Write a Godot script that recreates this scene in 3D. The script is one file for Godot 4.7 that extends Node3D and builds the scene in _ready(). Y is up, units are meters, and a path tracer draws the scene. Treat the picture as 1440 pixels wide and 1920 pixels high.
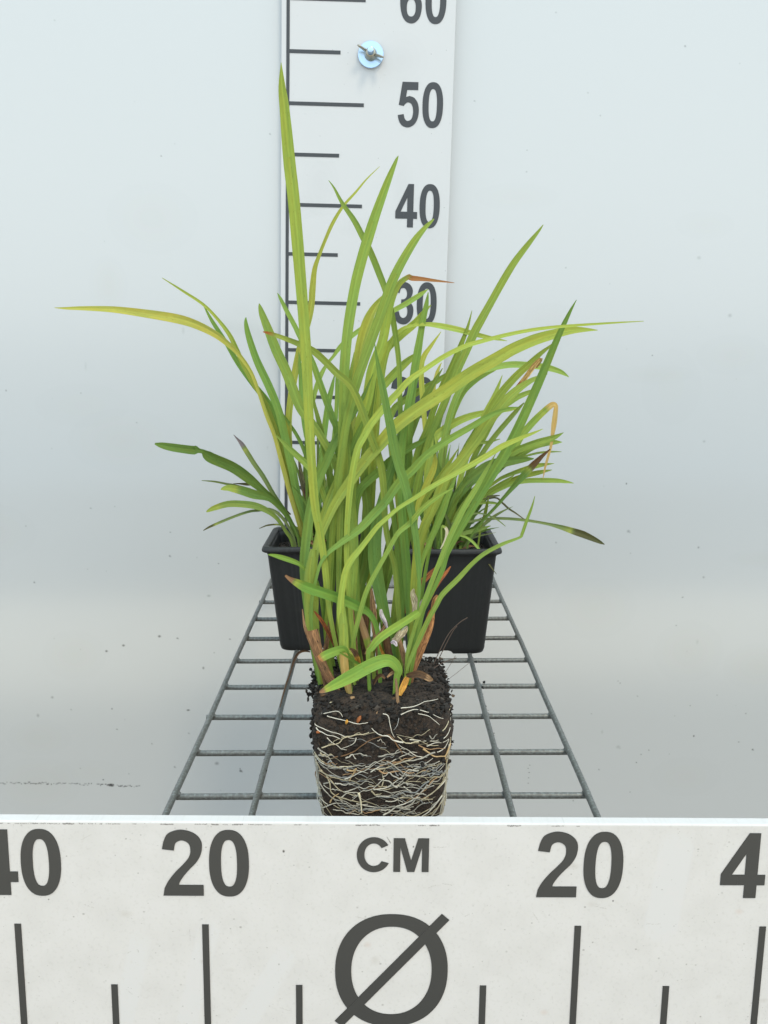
extends Node3D
# A measuring stand at a plant nursery: a glossy white back panel with a height ruler, a wire shelf with two potted plants and one plant out of its pot, and a width ruler in front.

const COLOURS := {
	"yg1": Color(0.336, 0.432, 0.077),
	"yg2": Color(0.383, 0.497, 0.09),
	"yg3": Color(0.347, 0.422, 0.073),
	"g1": Color(0.284, 0.413, 0.083),
	"g2": Color(0.308, 0.449, 0.09),
	"g3": Color(0.222, 0.357, 0.072),
	"dk1": Color(0.176, 0.313, 0.072),
	"dk2": Color(0.204, 0.351, 0.073),
	"dk3": Color(0.182, 0.337, 0.064),
	"ol1": Color(0.261, 0.365, 0.066),
	"ol2": Color(0.282, 0.366, 0.069),
	"ol3": Color(0.196, 0.29, 0.055),
	"ol4": Color(0.318, 0.414, 0.077),
	"yel": Color(0.42, 0.46, 0.079),
	"yell": Color(0.486, 0.484, 0.099),
	"lime": Color(0.254, 0.419, 0.078),
	"dkg": Color(0.162, 0.267, 0.058),
	"olv": Color(0.234, 0.327, 0.073),
	"grey": Color(0.203, 0.263, 0.093),
	"tan": Color(0.497, 0.223, 0.081),
	"brn": Color(0.317, 0.184, 0.097),
	"rust": Color(0.422, 0.133, 0.034),
	"rustp": Color(0.666, 0.333, 0.139),
	"straw": Color(0.623, 0.418, 0.14),
	"brown": Color(0.316, 0.17, 0.079),
	"umber": Color(0.167, 0.089, 0.038),
	"tanb": Color(0.449, 0.274, 0.136),
	"amber": Color(0.81, 0.397, 0.061),
	"cream": Color(0.818, 0.721, 0.498),
	"petal": Color(0.819, 0.738, 0.87),
	"grt": Color(0.228, 0.191, 0.198),
	"blk": Color(0.118, 0.118, 0.047),
	"white": Color(0.6, 0.56, 0.46), "grey2": Color(0.3, 0.3, 0.28), "pale": Color(0.5, 0.43, 0.28), "tan2": Color(0.48, 0.33, 0.16),
}
var mats := {}
var rng := RandomNumberGenerator.new()
var bumps := FastNoiseLite.new()
var front: Node3D
var left: Node3D
var right: Node3D
var ball: Node3D

# ---------------------------------------------------------------- naming

func tag(o: Node, label: String, category: String, group := "") -> Node:
	o.set_meta("label", label)
	o.set_meta("category", category)
	if group != "":
		o.set_meta("group", group)
	return o

func thing(called: String, at: Vector3, label: String, category: String, group := "") -> Node3D:
	var o := Node3D.new()
	o.name = called
	o.position = at
	add_child(o, true)
	tag(o, label, category, group)
	return o

func part(called: String, mesh: Mesh, mat: Material, parent: Node = self) -> MeshInstance3D:
	var o := MeshInstance3D.new()
	o.name = called
	o.mesh = mesh
	o.material_override = mat
	parent.add_child(o, true)
	return o

# ---------------------------------------------------------------- meshes

# A mesh through rows of points; smooth, or flat-shaded with faces of their own.
func grid(rows: Array, wrap := false, uvs: Array = [], cols: Array = [], flat := false) -> ArrayMesh:
	var n: int = rows[0].size()
	var v := PackedVector3Array()
	var uv := PackedVector2Array()
	var co := PackedColorArray()
	for r in rows.size():
		for i in n:
			v.append(rows[r][i])
			if uvs.size(): uv.append(uvs[r][i])
			if cols.size(): co.append(cols[r][i])
	var idx := PackedInt32Array()
	for r in rows.size() - 1:
		for i in (n if wrap else n - 1):
			var a := r * n + i
			var b := r * n + (i + 1) % n
			idx.append_array([a, b, a + n, b, b + n, a + n])
	return indexed(v, uv, co, idx, flat)

func indexed(v: PackedVector3Array, uv: PackedVector2Array, co: PackedColorArray, idx: PackedInt32Array, flat := false) -> ArrayMesh:
	if flat:
		var v2 := PackedVector3Array()
		var uv2 := PackedVector2Array()
		var co2 := PackedColorArray()
		var id2 := PackedInt32Array()
		for k in idx.size():
			v2.append(v[idx[k]])
			if uv.size(): uv2.append(uv[idx[k]])
			if co.size(): co2.append(co[idx[k]])
			id2.append(k)
		v = v2
		uv = uv2
		co = co2
		idx = id2
	var nm := PackedVector3Array()
	nm.resize(v.size())
	for k in range(0, idx.size(), 3):
		var c := (v[idx[k + 2]] - v[idx[k]]).cross(v[idx[k + 1]] - v[idx[k]])
		for j in 3:
			nm[idx[k + j]] += c
	for k in nm.size():
		nm[k] = nm[k].normalized() if nm[k].length_squared() > 0.0 else Vector3.UP
	var arr := []
	arr.resize(Mesh.ARRAY_MAX)
	arr[Mesh.ARRAY_VERTEX] = v
	arr[Mesh.ARRAY_NORMAL] = nm
	if uv.size(): arr[Mesh.ARRAY_TEX_UV] = uv
	if co.size(): arr[Mesh.ARRAY_COLOR] = co
	arr[Mesh.ARRAY_INDEX] = idx
	var m := ArrayMesh.new()
	m.add_surface_from_arrays(Mesh.PRIMITIVE_TRIANGLES, arr)
	return m

func spline(p: Array, step: int) -> Array:
	var o := []
	for i in p.size() - 1:
		var a = p[maxi(i - 1, 0)]
		var d = p[mini(i + 2, p.size() - 1)]
		for k in step:
			var t := float(k) / step
			o.append(0.5 * (2.0 * p[i] + (p[i + 1] - a) * t + (2.0 * a - 5.0 * p[i] + 4.0 * p[i + 1] - d) * t * t + (3.0 * p[i] - a - 3.0 * p[i + 1] + d) * t * t * t))
	o.append(p[p.size() - 1])
	return o

func tube(path: Array, radii: Array, sides := 6, caps := true) -> ArrayMesh:
	var rows := []
	var up := Vector3.UP
	for i in path.size():
		var t: Vector3 = (path[mini(i + 1, path.size() - 1)] - path[maxi(i - 1, 0)]).normalized()
		if i == 0 and absf(t.y) > 0.9: up = Vector3.RIGHT
		var s := t.cross(up).normalized()
		up = s.cross(t).normalized()
		var row := PackedVector3Array()
		for k in sides:
			var a := TAU * k / sides
			row.append(path[i] + (s * cos(a) + up * sin(a)) * radii[i])
		rows.append(row)
	if caps:
		var p0 := PackedVector3Array()
		var p1 := PackedVector3Array()
		for k in sides:
			p0.append(path[0])
			p1.append(path[path.size() - 1])
		rows.push_front(p0)
		rows.append(p1)
	return grid(rows, true)

# A flat shape cut from sheet: outline and holes in x,y, thickness along z.
func cutout(outline: PackedVector2Array, holes: Array, depth: float) -> ArrayMesh:
	var joined := outline.duplicate()
	if Geometry2D.is_polygon_clockwise(joined): joined.reverse()
	for h in holes:
		var hole: PackedVector2Array = h.duplicate()
		if not Geometry2D.is_polygon_clockwise(hole): hole.reverse()
		var best := 1e9
		var bi := 0
		var bj := 0
		for i in joined.size():
			for j in hole.size():
				var d := joined[i].distance_squared_to(hole[j])
				if d < best:
					best = d
					bi = i
					bj = j
		var nw := PackedVector2Array()
		for i in range(0, bi + 1): nw.append(joined[i])
		for j in hole.size() + 1: nw.append(hole[(bj + j) % hole.size()])
		nw.append(joined[bi])
		for i in range(bi + 1, joined.size()): nw.append(joined[i])
		joined = nw
	var big := PackedVector2Array()   # the triangulator works in pixels and drops very small corners
	for q in joined: big.append(q * 4000.0)
	var tri := Geometry2D.triangulate_polygon(big)
	var st := SurfaceTool.new()
	st.begin(Mesh.PRIMITIVE_TRIANGLES)
	for k in range(0, tri.size(), 3):
		var a := joined[tri[k]]
		var b := joined[tri[k + 1]]
		var c := joined[tri[k + 2]]
		if (b - a).cross(c - a) > 0.0:
			var s := b
			b = c
			c = s
		for q in [a, b, c]:
			st.set_normal(Vector3(0, 0, 1))
			st.add_vertex(Vector3(q.x, q.y, depth))
	var loops := [outline]
	loops.append_array(holes)
	for loop in loops:
		for i in loop.size():
			var a: Vector2 = loop[i]
			var b: Vector2 = loop[(i + 1) % loop.size()]
			var nn := Vector3(b.y - a.y, a.x - b.x, 0).normalized()
			for q in [Vector3(a.x, a.y, 0), Vector3(b.x, b.y, 0), Vector3(a.x, a.y, depth), Vector3(b.x, b.y, 0), Vector3(b.x, b.y, depth), Vector3(a.x, a.y, depth)]:
				st.set_normal(nn)
				st.add_vertex(q)
	return st.commit()

func rect(x0: float, y0: float, x1: float, y1: float) -> PackedVector2Array:
	return PackedVector2Array([Vector2(x0, y0), Vector2(x1, y0), Vector2(x1, y1), Vector2(x0, y1)])

func oval(cx: float, cy: float, rx: float, ry: float, e := 2.0, n := 56, a0 := 0.0, a1 := TAU) -> PackedVector2Array:
	var o := PackedVector2Array()
	var whole := absf(a1 - a0 - TAU) < 0.001
	for i in n:
		var a := lerpf(a0, a1, float(i) / (n if whole else n - 1))
		o.append(Vector2(cx + rx * signf(cos(a)) * pow(absf(cos(a)), 2.0 / e), cy + ry * signf(sin(a)) * pow(absf(sin(a)), 2.0 / e)))
	return o

func curve(pts: Array) -> PackedVector2Array:
	var o := PackedVector2Array()
	for q in spline(pts, 5): o.append(q)
	return o

# Numerals and letters of a bold grotesque, in a box of height 1 with the foot at 0; [outline, holes, width]
func glyph(c: String) -> Array:
	match c:
		"0":
			return [oval(0.285, 0.5, 0.285, 0.51, 2.35, 120), [oval(0.285, 0.5, 0.115, 0.36, 2.5, 120)], 0.57]
		"1":
			return [PackedVector2Array([Vector2(0.2, 0), Vector2(0.4, 0), Vector2(0.4, 1), Vector2(0.24, 1), Vector2(0.14, 0.86), Vector2(0, 0.78), Vector2(0, 0.61), Vector2(0.2, 0.7)]), [], 0.45]
		"2":
			var o := PackedVector2Array([Vector2(0.0, 0.715)])
			o.append_array(curve([Vector2(0.02, 0.82), Vector2(0.09, 0.95), Vector2(0.27, 1.01), Vector2(0.46, 0.96), Vector2(0.565, 0.84), Vector2(0.565, 0.67), Vector2(0.5, 0.53), Vector2(0.4, 0.42), Vector2(0.31, 0.315), Vector2(0.245, 0.215), Vector2(0.23, 0.165)]))
			o.append_array([Vector2(0.585, 0.165), Vector2(0.585, 0), Vector2(0, 0)])
			o.append_array(curve([Vector2(0.02, 0.115), Vector2(0.08, 0.23), Vector2(0.18, 0.36), Vector2(0.29, 0.475), Vector2(0.375, 0.58), Vector2(0.408, 0.69), Vector2(0.385, 0.8), Vector2(0.29, 0.85), Vector2(0.2, 0.81), Vector2(0.17, 0.695)]))
			return [o, [], 0.585]
		"3":
			var o := PackedVector2Array([Vector2(0.02, 0.775)])
			o.append_array(curve([Vector2(0.065, 0.905), Vector2(0.15, 0.985), Vector2(0.275, 1.01), Vector2(0.42, 0.96), Vector2(0.505, 0.85), Vector2(0.51, 0.735), Vector2(0.46, 0.62), Vector2(0.385, 0.555), Vector2(0.475, 0.505), Vector2(0.535, 0.4), Vector2(0.54, 0.27), Vector2(0.495, 0.125), Vector2(0.395, 0.02), Vector2(0.275, -0.01), Vector2(0.14, 0.03), Vector2(0.045, 0.13), Vector2(0.0, 0.275)]))
			o.append_array(curve([Vector2(0.155, 0.305), Vector2(0.195, 0.19), Vector2(0.275, 0.145), Vector2(0.355, 0.19), Vector2(0.385, 0.29), Vector2(0.365, 0.395), Vector2(0.3, 0.455), Vector2(0.21, 0.46)]))
			o.append_array(curve([Vector2(0.215, 0.59), Vector2(0.3, 0.6), Vector2(0.355, 0.665), Vector2(0.36, 0.755), Vector2(0.325, 0.835), Vector2(0.265, 0.86), Vector2(0.195, 0.835), Vector2(0.165, 0.735)]))
			return [o, [], 0.54]
		"4":
			return [PackedVector2Array([Vector2(0.355, 0), Vector2(0.535, 0), Vector2(0.535, 0.2), Vector2(0.65, 0.2), Vector2(0.65, 0.36), Vector2(0.535, 0.36), Vector2(0.535, 1), Vector2(0.37, 1), Vector2(0, 0.37), Vector2(0, 0.2), Vector2(0.2497, 0.2), Vector2(0.2497, 0.36), Vector2(0.158, 0.36), Vector2(0.349, 0.69), Vector2(0.35, 0.36), Vector2(0.2503, 0.36), Vector2(0.2503, 0.2), Vector2(0.355, 0.2)]), [], 0.65]
		"5":
			var o := PackedVector2Array([Vector2(0.1, 1), Vector2(0.49, 1), Vector2(0.49, 0.825), Vector2(0.22, 0.825), Vector2(0.195, 0.665)])
			o.append_array(curve([Vector2(0.285, 0.69), Vector2(0.4, 0.65), Vector2(0.49, 0.53), Vector2(0.52, 0.36), Vector2(0.485, 0.17), Vector2(0.395, 0.045), Vector2(0.255, -0.01), Vector2(0.115, 0.03), Vector2(0.035, 0.13), Vector2(0.0, 0.26)]))
			o.append_array(curve([Vector2(0.145, 0.285), Vector2(0.18, 0.175), Vector2(0.25, 0.135), Vector2(0.335, 0.175), Vector2(0.375, 0.29), Vector2(0.37, 0.42), Vector2(0.33, 0.515), Vector2(0.25, 0.55), Vector2(0.18, 0.515), Vector2(0.145, 0.465)]))
			o.append(Vector2(0.02, 0.49))
			return [o, [], 0.52]
		"6":
			var o := curve([Vector2(0.395, 0.745), Vector2(0.36, 0.83), Vector2(0.29, 0.86), Vector2(0.21, 0.81), Vector2(0.165, 0.68), Vector2(0.155, 0.565), Vector2(0.22, 0.63), Vector2(0.315, 0.655), Vector2(0.45, 0.6), Vector2(0.535, 0.47), Vector2(0.55, 0.32), Vector2(0.51, 0.14), Vector2(0.41, 0.025), Vector2(0.285, -0.01), Vector2(0.15, 0.03), Vector2(0.05, 0.16), Vector2(0.0, 0.36), Vector2(0.0, 0.6), Vector2(0.055, 0.84), Vector2(0.155, 0.97), Vector2(0.29, 1.01), Vector2(0.44, 0.97), Vector2(0.54, 0.765)])
			return [o, [oval(0.28, 0.325, 0.115, 0.19, 2.3)], 0.55]
		"7":
			return [PackedVector2Array([Vector2(0.12, 0), Vector2(0.32, 0), Vector2(0.36, 0.36), Vector2(0.55, 0.83), Vector2(0.55, 1), Vector2(0, 1), Vector2(0, 0.82), Vector2(0.36, 0.82), Vector2(0.19, 0.42)]), [], 0.55]
		"C":
			var o := oval(0.47, 0.5, 0.47, 0.51, 2.05, 44, 0.58, TAU - 0.5)
			var inner := oval(0.47, 0.5, 0.26, 0.335, 2.05, 40, 0.62, TAU - 0.6)
			inner.reverse()
			o.append_array(inner)
			return [o, [], 0.9]
		"M":
			return [PackedVector2Array([Vector2(0, 0), Vector2(0.2, 0), Vector2(0.2, 0.73), Vector2(0.41, 0), Vector2(0.615, 0), Vector2(0.83, 0.73), Vector2(0.83, 0), Vector2(1.03, 0), Vector2(1.03, 1), Vector2(0.715, 1), Vector2(0.515, 0.34), Vector2(0.325, 1), Vector2(0, 1)]), [], 1.03]
	return []

func letter(c: String, x: float, foot: float, high: float, wide: float, parent: Node, mat: Material, z: float, called := "numeral") -> void:
	var g := glyph(c)
	var s := Vector2(wide / g[2], high)
	var o := PackedVector2Array()
	for q in g[0]: o.append(q * s + Vector2(x, foot))
	var hs := []
	for h in g[1]:
		var hh := PackedVector2Array()
		for q in h: hh.append(q * s + Vector2(x, foot))
		hs.append(hh)
	var m := part(called, cutout(o, hs, 0.0003), mat, parent)
	m.position.z = z

# A board: its front at z 0 with rounded edges, the face mapped once by the texture.
func board(x0: float, y0: float, x1: float, y1: float, thick: float, round_off: float) -> ArrayMesh:
	var rings := []
	var uvs := []
	var prof := []
	for k in 5:
		var a := PI / 2 * k / 4.0
		prof.append(Vector2(round_off * (1.0 - sin(a)), -round_off * (1.0 - cos(a))))
	var outline := func(inset: float, z: float) -> Array:
		var r := PackedVector3Array([Vector3(x0 + inset, y0 + inset, z), Vector3(x1 - inset, y0 + inset, z), Vector3(x1 - inset, y1 - inset, z), Vector3(x0 + inset, y1 - inset, z)])
		var u := PackedVector2Array()
		for q in r: u.append(Vector2((q.x - x0) / (x1 - x0), (y1 - q.y) / (y1 - y0)))
		return [r, u]
	var levels := [[999.0, 0.0]]
	for k in range(4, -1, -1): pass
	levels.clear()
	for q in prof: levels.append([q.x, q.y])
	levels.reverse()
	levels.append([0.0, -thick])
	var st := SurfaceTool.new()
	st.begin(Mesh.PRIMITIVE_TRIANGLES)
	var quad := func(a: Vector3, b: Vector3, c: Vector3, d: Vector3, ua: Vector2, ub: Vector2, uc: Vector2, ud: Vector2) -> void:
		var nn := (b - a).cross(d - a).normalized()
		for q in [[a, ua], [c, uc], [b, ub], [a, ua], [d, ud], [c, uc]]:
			st.set_normal(nn)
			st.set_uv(q[1])
			st.add_vertex(q[0])
	levels.sort_custom(func(p, q): return p[1] > q[1])
	for k in levels.size(): rings.append(outline.call(levels[k][0], levels[k][1]))
	var f: Array = rings[0]
	quad.call(f[0][0], f[0][1], f[0][2], f[0][3], f[1][0], f[1][1], f[1][2], f[1][3])
	for k in rings.size() - 1:
		var a: Array = rings[k]
		var b: Array = rings[k + 1]
		for i in 4:
			var j := (i + 1) % 4
			quad.call(b[0][i], b[0][j], a[0][j], a[0][i], b[1][i], b[1][j], a[1][j], a[1][i])
	var e: Array = rings[rings.size() - 1]
	quad.call(e[0][3], e[0][2], e[0][1], e[0][0], e[1][3], e[1][2], e[1][1], e[1][0])
	return st.commit()

# ---------------------------------------------------------------- materials

func mat(called: String, colour: Color, rough := 0.6, metal := 0.0) -> StandardMaterial3D:
	var m := StandardMaterial3D.new()
	m.resource_name = called
	m.albedo_color = colour.linear_to_srgb()
	m.roughness = rough
	m.metallic = metal
	mats[called] = m
	return m

func noise_tex(seed_no: int, freq: float, lo: Color, hi: Color, octaves := 4, px := 512) -> NoiseTexture2D:
	var n := FastNoiseLite.new()
	n.seed = seed_no
	n.noise_type = FastNoiseLite.TYPE_SIMPLEX_SMOOTH
	n.frequency = freq
	n.fractal_octaves = octaves
	var t := NoiseTexture2D.new()
	t.width = px
	t.height = px
	t.seamless = true
	t.noise = n
	var g := Gradient.new()
	g.set_color(0, lo)
	g.set_color(1, hi)
	t.color_ramp = g
	return t

func blot(im: Image, x: float, y: float, rx: float, ry: float, c: Color, strength: float, hard := 0.5) -> void:
	for py in range(maxi(0, int(y - ry) - 1), mini(im.get_height(), int(y + ry) + 2)):
		for px in range(maxi(0, int(x - rx) - 1), mini(im.get_width(), int(x + rx) + 2)):
			var d := Vector2((px - x) / maxf(rx, 0.6), (py - y) / maxf(ry, 0.6)).length()
			if d < 1.0:
				var k := strength * minf(1.0, (1.0 - d) / hard)
				im.set_pixel(px, py, im.get_pixel(px, py).lerp(c, k))

func scratch(im: Image, a: Vector2, b: Vector2, r: float, c: Color, strength: float, gaps := 0.0) -> void:
	var n := int(a.distance_to(b)) + 1
	for i in n:
		if rng.randf() < gaps: continue
		var p := a.lerp(b, float(i) / n)
		blot(im, p.x + rng.randf_range(-0.4, 0.4), p.y + rng.randf_range(-0.5, 0.5), r, r, c, strength * rng.randf_range(0.4, 1.0), 0.7)

func panel_texture() -> ImageTexture:
	var im := Image.create(2048, 2048, false, Image.FORMAT_RGB8)
	im.fill(Color(0.872, 0.872, 0.868))
	var put := func(x: float, y: float) -> Vector2: return Vector2((x + 0.75) / 1.5 * 2048.0, (0.95 - y) / 1.5 * 2048.0)
	rng.seed = 11
	for k in 60:
		blot(im, rng.randf() * 2048, rng.randf_range(700, 2000), rng.randf_range(20, 90), rng.randf_range(12, 60), Color(0.84, 0.83, 0.8), rng.randf_range(0.1, 0.3), 1.0)
	var dirt := Color(0.2, 0.2, 0.2)
	for s in [[-0.4083, 0.208, 0.00118, 0.5], [-0.318, -0.0879, 0.00176, 0.9], [-0.2574, -0.0714, 0.00176, 0.9], [-0.2372, -0.0741, 0.00141, 0.7], [-0.2985, -0.0815, 0.00176, 0.9], [-0.2091, -0.1103, 0.00176, 0.7], [-0.2285, -0.1612, 0.002, 1.0], [-0.1961, -0.0922, 0.00118, 0.6], [-0.1777, -0.0762, 0.00118, 0.6], [-0.3157, -0.1576, 0.00141, 0.6], [-0.3115, -0.1828, 0.00118, 0.6], [-0.3307, -0.2451, 0.00129, 0.8], [-0.3006, -0.2385, 0.00106, 0.6], [-0.2723, -0.2016, 0.00118, 0.5], [-0.2291, -0.1897, 0.00153, 0.4], [-0.3564, -0.2302, 0.00094, 0.5], [-0.3624, -0.1574, 0.00118, 0.4], [-0.3826, -0.1422, 0.00176, 0.4], [-0.4003, -0.1639, 0.00235, 0.35], [-0.2415, 0.0224, 0.00153, 0.6], [-0.2397, 0.0496, 0.00106, 0.5], [-0.1874, 0.0129, 0.00118, 0.6], [-0.1997, -0.0246, 0.00235, 0.3], [-0.3935, -0.0057, 0.00118, 0.6], [-0.398, 0.0587, 0.00094, 0.5], [-0.2472, -0.2313, 0.00153, 0.5], [-0.1979, -0.2281, 0.00294, 0.45], [-0.1704, -0.2383, 0.002, 0.9], [-0.171, -0.2356, 0.00118, 0.8], [0.2795, 0.044, 0.00235, 0.4], [0.3621, 0.0239, 0.00176, 0.5], [0.3702, -0.0116, 0.00235, 0.35], [0.3472, -0.0349, 0.00082, 0.4], [0.2777, -0.1388, 0.00118, 0.6], [0.2751, -0.1362, 0.00094, 0.4], [0.299, -0.1553, 0.00106, 0.6], [0.2449, -0.1763, 0.00106, 0.5], [0.37, -0.2074, 0.00176, 0.9], [0.4253, -0.2163, 0.00129, 0.7], [0.443, -0.2265, 0.00153, 0.9], [0.3017, -0.2395, 0.00106, 0.7], [0.3161, -0.224, 0.00106, 0.6], [0.3069, -0.2293, 0.00094, 0.5], [0.2565, -0.2474, 0.00118, 0.6], [0.2958, -0.2776, 0.00118, 0.6], [0.3453, -0.1813, 0.00094, 0.4], [0.3634, -0.1688, 0.00094, 0.5], [0.3951, -0.1563, 0.00094, 0.5], [0.4316, -0.1803, 0.00106, 0.5], [0.2787, -0.2191, 0.00294, 0.2], [0.3466, -0.0355, 0.00118, 0.35], [0.3411, -0.0692, 0.00094, 0.5], [0.1727, -0.2396, 0.00082, 0.8], [0.1709, -0.2437, 0.00094, 0.9], [0.1723, -0.2491, 0.00106, 1.0], [0.1719, -0.2559, 0.00094, 0.9], [0.1714, -0.2627, 0.00082, 0.8], [0.2268, -0.2869, 0.00106, 0.7], [0.1961, 0.032, 0.00118, 0.4], [0.2974, 0.2424, 0.00118, 0.6], [0.2747, 0.0995, 0.00118, 0.6], [0.2747, 0.0989, 0.00094, 0.7], [-0.118, 0.4718, 0.00118, 0.6], [-0.2313, 0.4494, 0.00094, 0.5], [-0.3319, 0.5792, 0.00118, 0.2], [-0.2167, 0.4616, 0.00094, 0.2], [0.1792, 0.5922, 0.00094, 0.4], [0.3163, 0.5612, 0.00118, 0.5], [0.2295, 0.4922, 0.00094, 0.4], [0.2153, 0.5147, 0.00094, 0.3], [0.1525, 0.4571, 0.00106, 0.5], [0.1525, 0.4353, 0.00106, 0.4], [0.0958, 0.5057, 0.00118, 0.4], [0.1978, 0.3365, 0.00106, 0.4], [0.2466, 0.3196, 0.00082, 0.3], [0.1183, 0.366, 0.00094, 0.3], [0.382, 0.2854, 0.00235, 0.25], [0.3437, 0.347, 0.00235, 0.2], [0.3614, 0.1464, 0.00176, 0.25], [-0.3288, 0.2048, 0.00094, 0.5], [-0.2707, 0.1724, 0.00106, 0.4], [-0.3259, 0.078, 0.00118, 0.4], [-0.2994, 0.0797, 0.00094, 0.4]]:
		var p: Vector2 = put.call(s[0], s[1])
		var r: float = s[2] / 1.5 * 2048.0
		blot(im, p.x, p.y, r * rng.randf_range(0.8, 1.3), r * rng.randf_range(0.7, 1.3), dirt, s[3] * 0.75, 1.0)
		if rng.randf() < 0.4: blot(im, p.x + r * 0.8, p.y + r * 0.6, r * 0.6, r * 0.6, dirt, s[3] * 0.4, 1.0)
	for k in 150:
		var q := Vector2(rng.randf() * 2048, 2048.0 * (1.0 - pow(rng.randf(), 1.5)))
		blot(im, q.x, q.y, rng.randf_range(0.6, 1.6), rng.randf_range(0.6, 1.8), Color(0.4, 0.4, 0.38), rng.randf_range(0.06, 0.3), 0.8)
	for k in 26:
		var q := Vector2(rng.randf() * 2048, rng.randf_range(900, 2000))
		blot(im, q.x, q.y, rng.randf_range(2, 4), rng.randf_range(3, 9), Color(0.6, 0.6, 0.58), rng.randf_range(0.1, 0.35), 1.0)
	# the scuffed line low on the left
	var a: Vector2 = put.call(-0.408, -0.249)
	for k in 110:
		var t := k / 110.0
		var p: Vector2 = put.call(lerpf(-0.452, -0.288, t), -0.2465 - 0.0085 * pow(t, 1.6) + rng.randf_range(-0.0012, 0.0012))
		if rng.randf() < 0.75: blot(im, p.x, p.y, rng.randf_range(0.9, 3.4), rng.randf_range(0.8, 2.0), dirt, rng.randf_range(0.2, 0.8) * (0.5 + 0.5 * t), 0.8)
	var sc: Vector2 = put.call(-0.322, -0.252)
	blot(im, sc.x, sc.y, 6, 3, dirt, 0.75, 0.8)
	return ImageTexture.create_from_image(im)

func ruler_texture() -> ImageTexture:
	var im := Image.create(512, 2048, false, Image.FORMAT_RGB8)
	im.fill(Color(0.9, 0.9, 0.9))
	rng.seed = 21
	for k in 90:
		blot(im, rng.randf() * 512, rng.randf() * 2048, rng.randf_range(0.7, 1.6), rng.randf_range(0.7, 1.4), Color(0.25, 0.25, 0.25), rng.randf_range(0.15, 0.8), 0.8)
	for k in 30:
		blot(im, rng.randf() * 512, rng.randf() * 2048, rng.randf_range(2, 6), rng.randf_range(1, 3), Color(0.72, 0.73, 0.73), rng.randf_range(0.1, 0.4), 1.0)
	for k in 14:
		blot(im, rng.randf() * 512, rng.randf() * 2048, rng.randf_range(20, 90), rng.randf_range(20, 120), Color(0.85, 0.85, 0.85), 0.3, 1.0)
	return ImageTexture.create_from_image(im)

# The front of the width ruler, dusty with wiped streaks; 0.64 m of it, the rest repeats.
func dusty_texture() -> ImageTexture:
	var W := 2048
	var H := 624
	var im := Image.create(W, H, false, Image.FORMAT_RGB8)
	im.fill(Color(0.89, 0.885, 0.875))
	rng.seed = 31
	var grime := FastNoiseLite.new()
	grime.frequency = 0.012
	grime.fractal_octaves = 5
	for y in H:
		for x in W:
			var g := grime.get_noise_2d(x, y)
			var f := grime.get_noise_2d(x * 9.0, y * 9.0 + 3000.0)
			var d := clampf(0.35 + g * 1.1, 0.0, 1.0) * 0.018 + maxf(0.0, f - 0.2) * 0.07
			im.set_pixel(x, y, Color(0.888 - d, 0.884 - d * 1.02, 0.875 - d * 1.1))
	# wiped streaks left clean
	var ppm := 3200.0
	for s in [[-0.135, -0.058, -0.148, -0.115, 0.011], [-0.098, -0.05, -0.112, -0.11, 0.011], [-0.058, -0.068, -0.085, -0.118, 0.012], [0.15, -0.002, 0.145, -0.05, 0.017]]:
		for k in 30:
			var p := Vector2(s[0], s[1]).lerp(Vector2(s[2], s[3]), k / 29.0)
			blot(im, (p.x + 0.32) * ppm, (0.0104 - p.y) * ppm, s[4] * ppm * 0.75, s[4] * ppm * 0.75, Color(0.925, 0.925, 0.922), 0.09, 0.35)
	for k in 1500:
		var r := 0.7 + 1.5 * pow(rng.randf(), 4.0)
		blot(im, rng.randf() * W, rng.randf() * H, r * rng.randf_range(0.8, 1.5), r, Color(0.36, 0.34, 0.31), rng.randf_range(0.08, 0.5), 0.8)
	for k in 80:
		var a := Vector2(rng.randf() * W, rng.randf() * H)
		scratch(im, a, a + Vector2.from_angle(rng.randf() * TAU) * rng.randf_range(4, 26), 0.8, Color(0.55, 0.52, 0.48), rng.randf_range(0.15, 0.5), 0.25)
	for k in 40:
		blot(im, rng.randf() * W, rng.randf() * H, rng.randf_range(4, 16), rng.randf_range(3, 10), Color(0.7, 0.67, 0.62), rng.randf_range(0.08, 0.25), 1.0)
	for k in 5:
		var a := Vector2(rng.randf_range(0.3, 0.9) * W, rng.randf_range(0.1, 0.7) * H)
		blot(im, a.x, a.y, 9, 7, Color(0.75, 0.55, 0.45), 0.15, 1.0)
	# chipped line along the upper edge
	for s in [[-0.21, -0.046, 0.25], [-0.02, 0.03, 0.75], [0.06, 0.115, 0.7], [-0.32, -0.21, 0.5]]:
		var x: float = s[0]
		while x < s[1]:
			var l := rng.randf_range(0.001, 0.008)
			if rng.randf() > s[2]: scratch(im, Vector2((x + 0.32) * ppm, 4.0), Vector2((x + l + 0.32) * ppm, 4.0 + rng.randf_range(-0.5, 0.5)), rng.randf_range(0.7, 1.3), Color(0.22, 0.2, 0.19), 0.8, 0.1)
			x += l + rng.randf_range(0.0, 0.003)
	for s in [[-0.058, -0.006, 2.4], [0.0105, -0.003, 1.6], [-0.004, -0.005, 1.8], [-0.118, -0.028, 1.6], [-0.05, -0.0965, 2.0], [-0.183, -0.0345, 1.2], [0.118, -0.034, 1.6]]:
		blot(im, (s[0] + 0.32) * ppm, (0.0104 - s[1]) * ppm, s[2], s[2] * 1.3, Color(0.15, 0.14, 0.13), 0.85, 0.8)
	scratch(im, Vector2(0.3165 * ppm, 0.008 * ppm), Vector2(0.3185 * ppm, 0.0115 * ppm), 0.9, Color(0.25, 0.24, 0.22), 0.9, 0.1)
	return ImageTexture.create_from_image(im)

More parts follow.
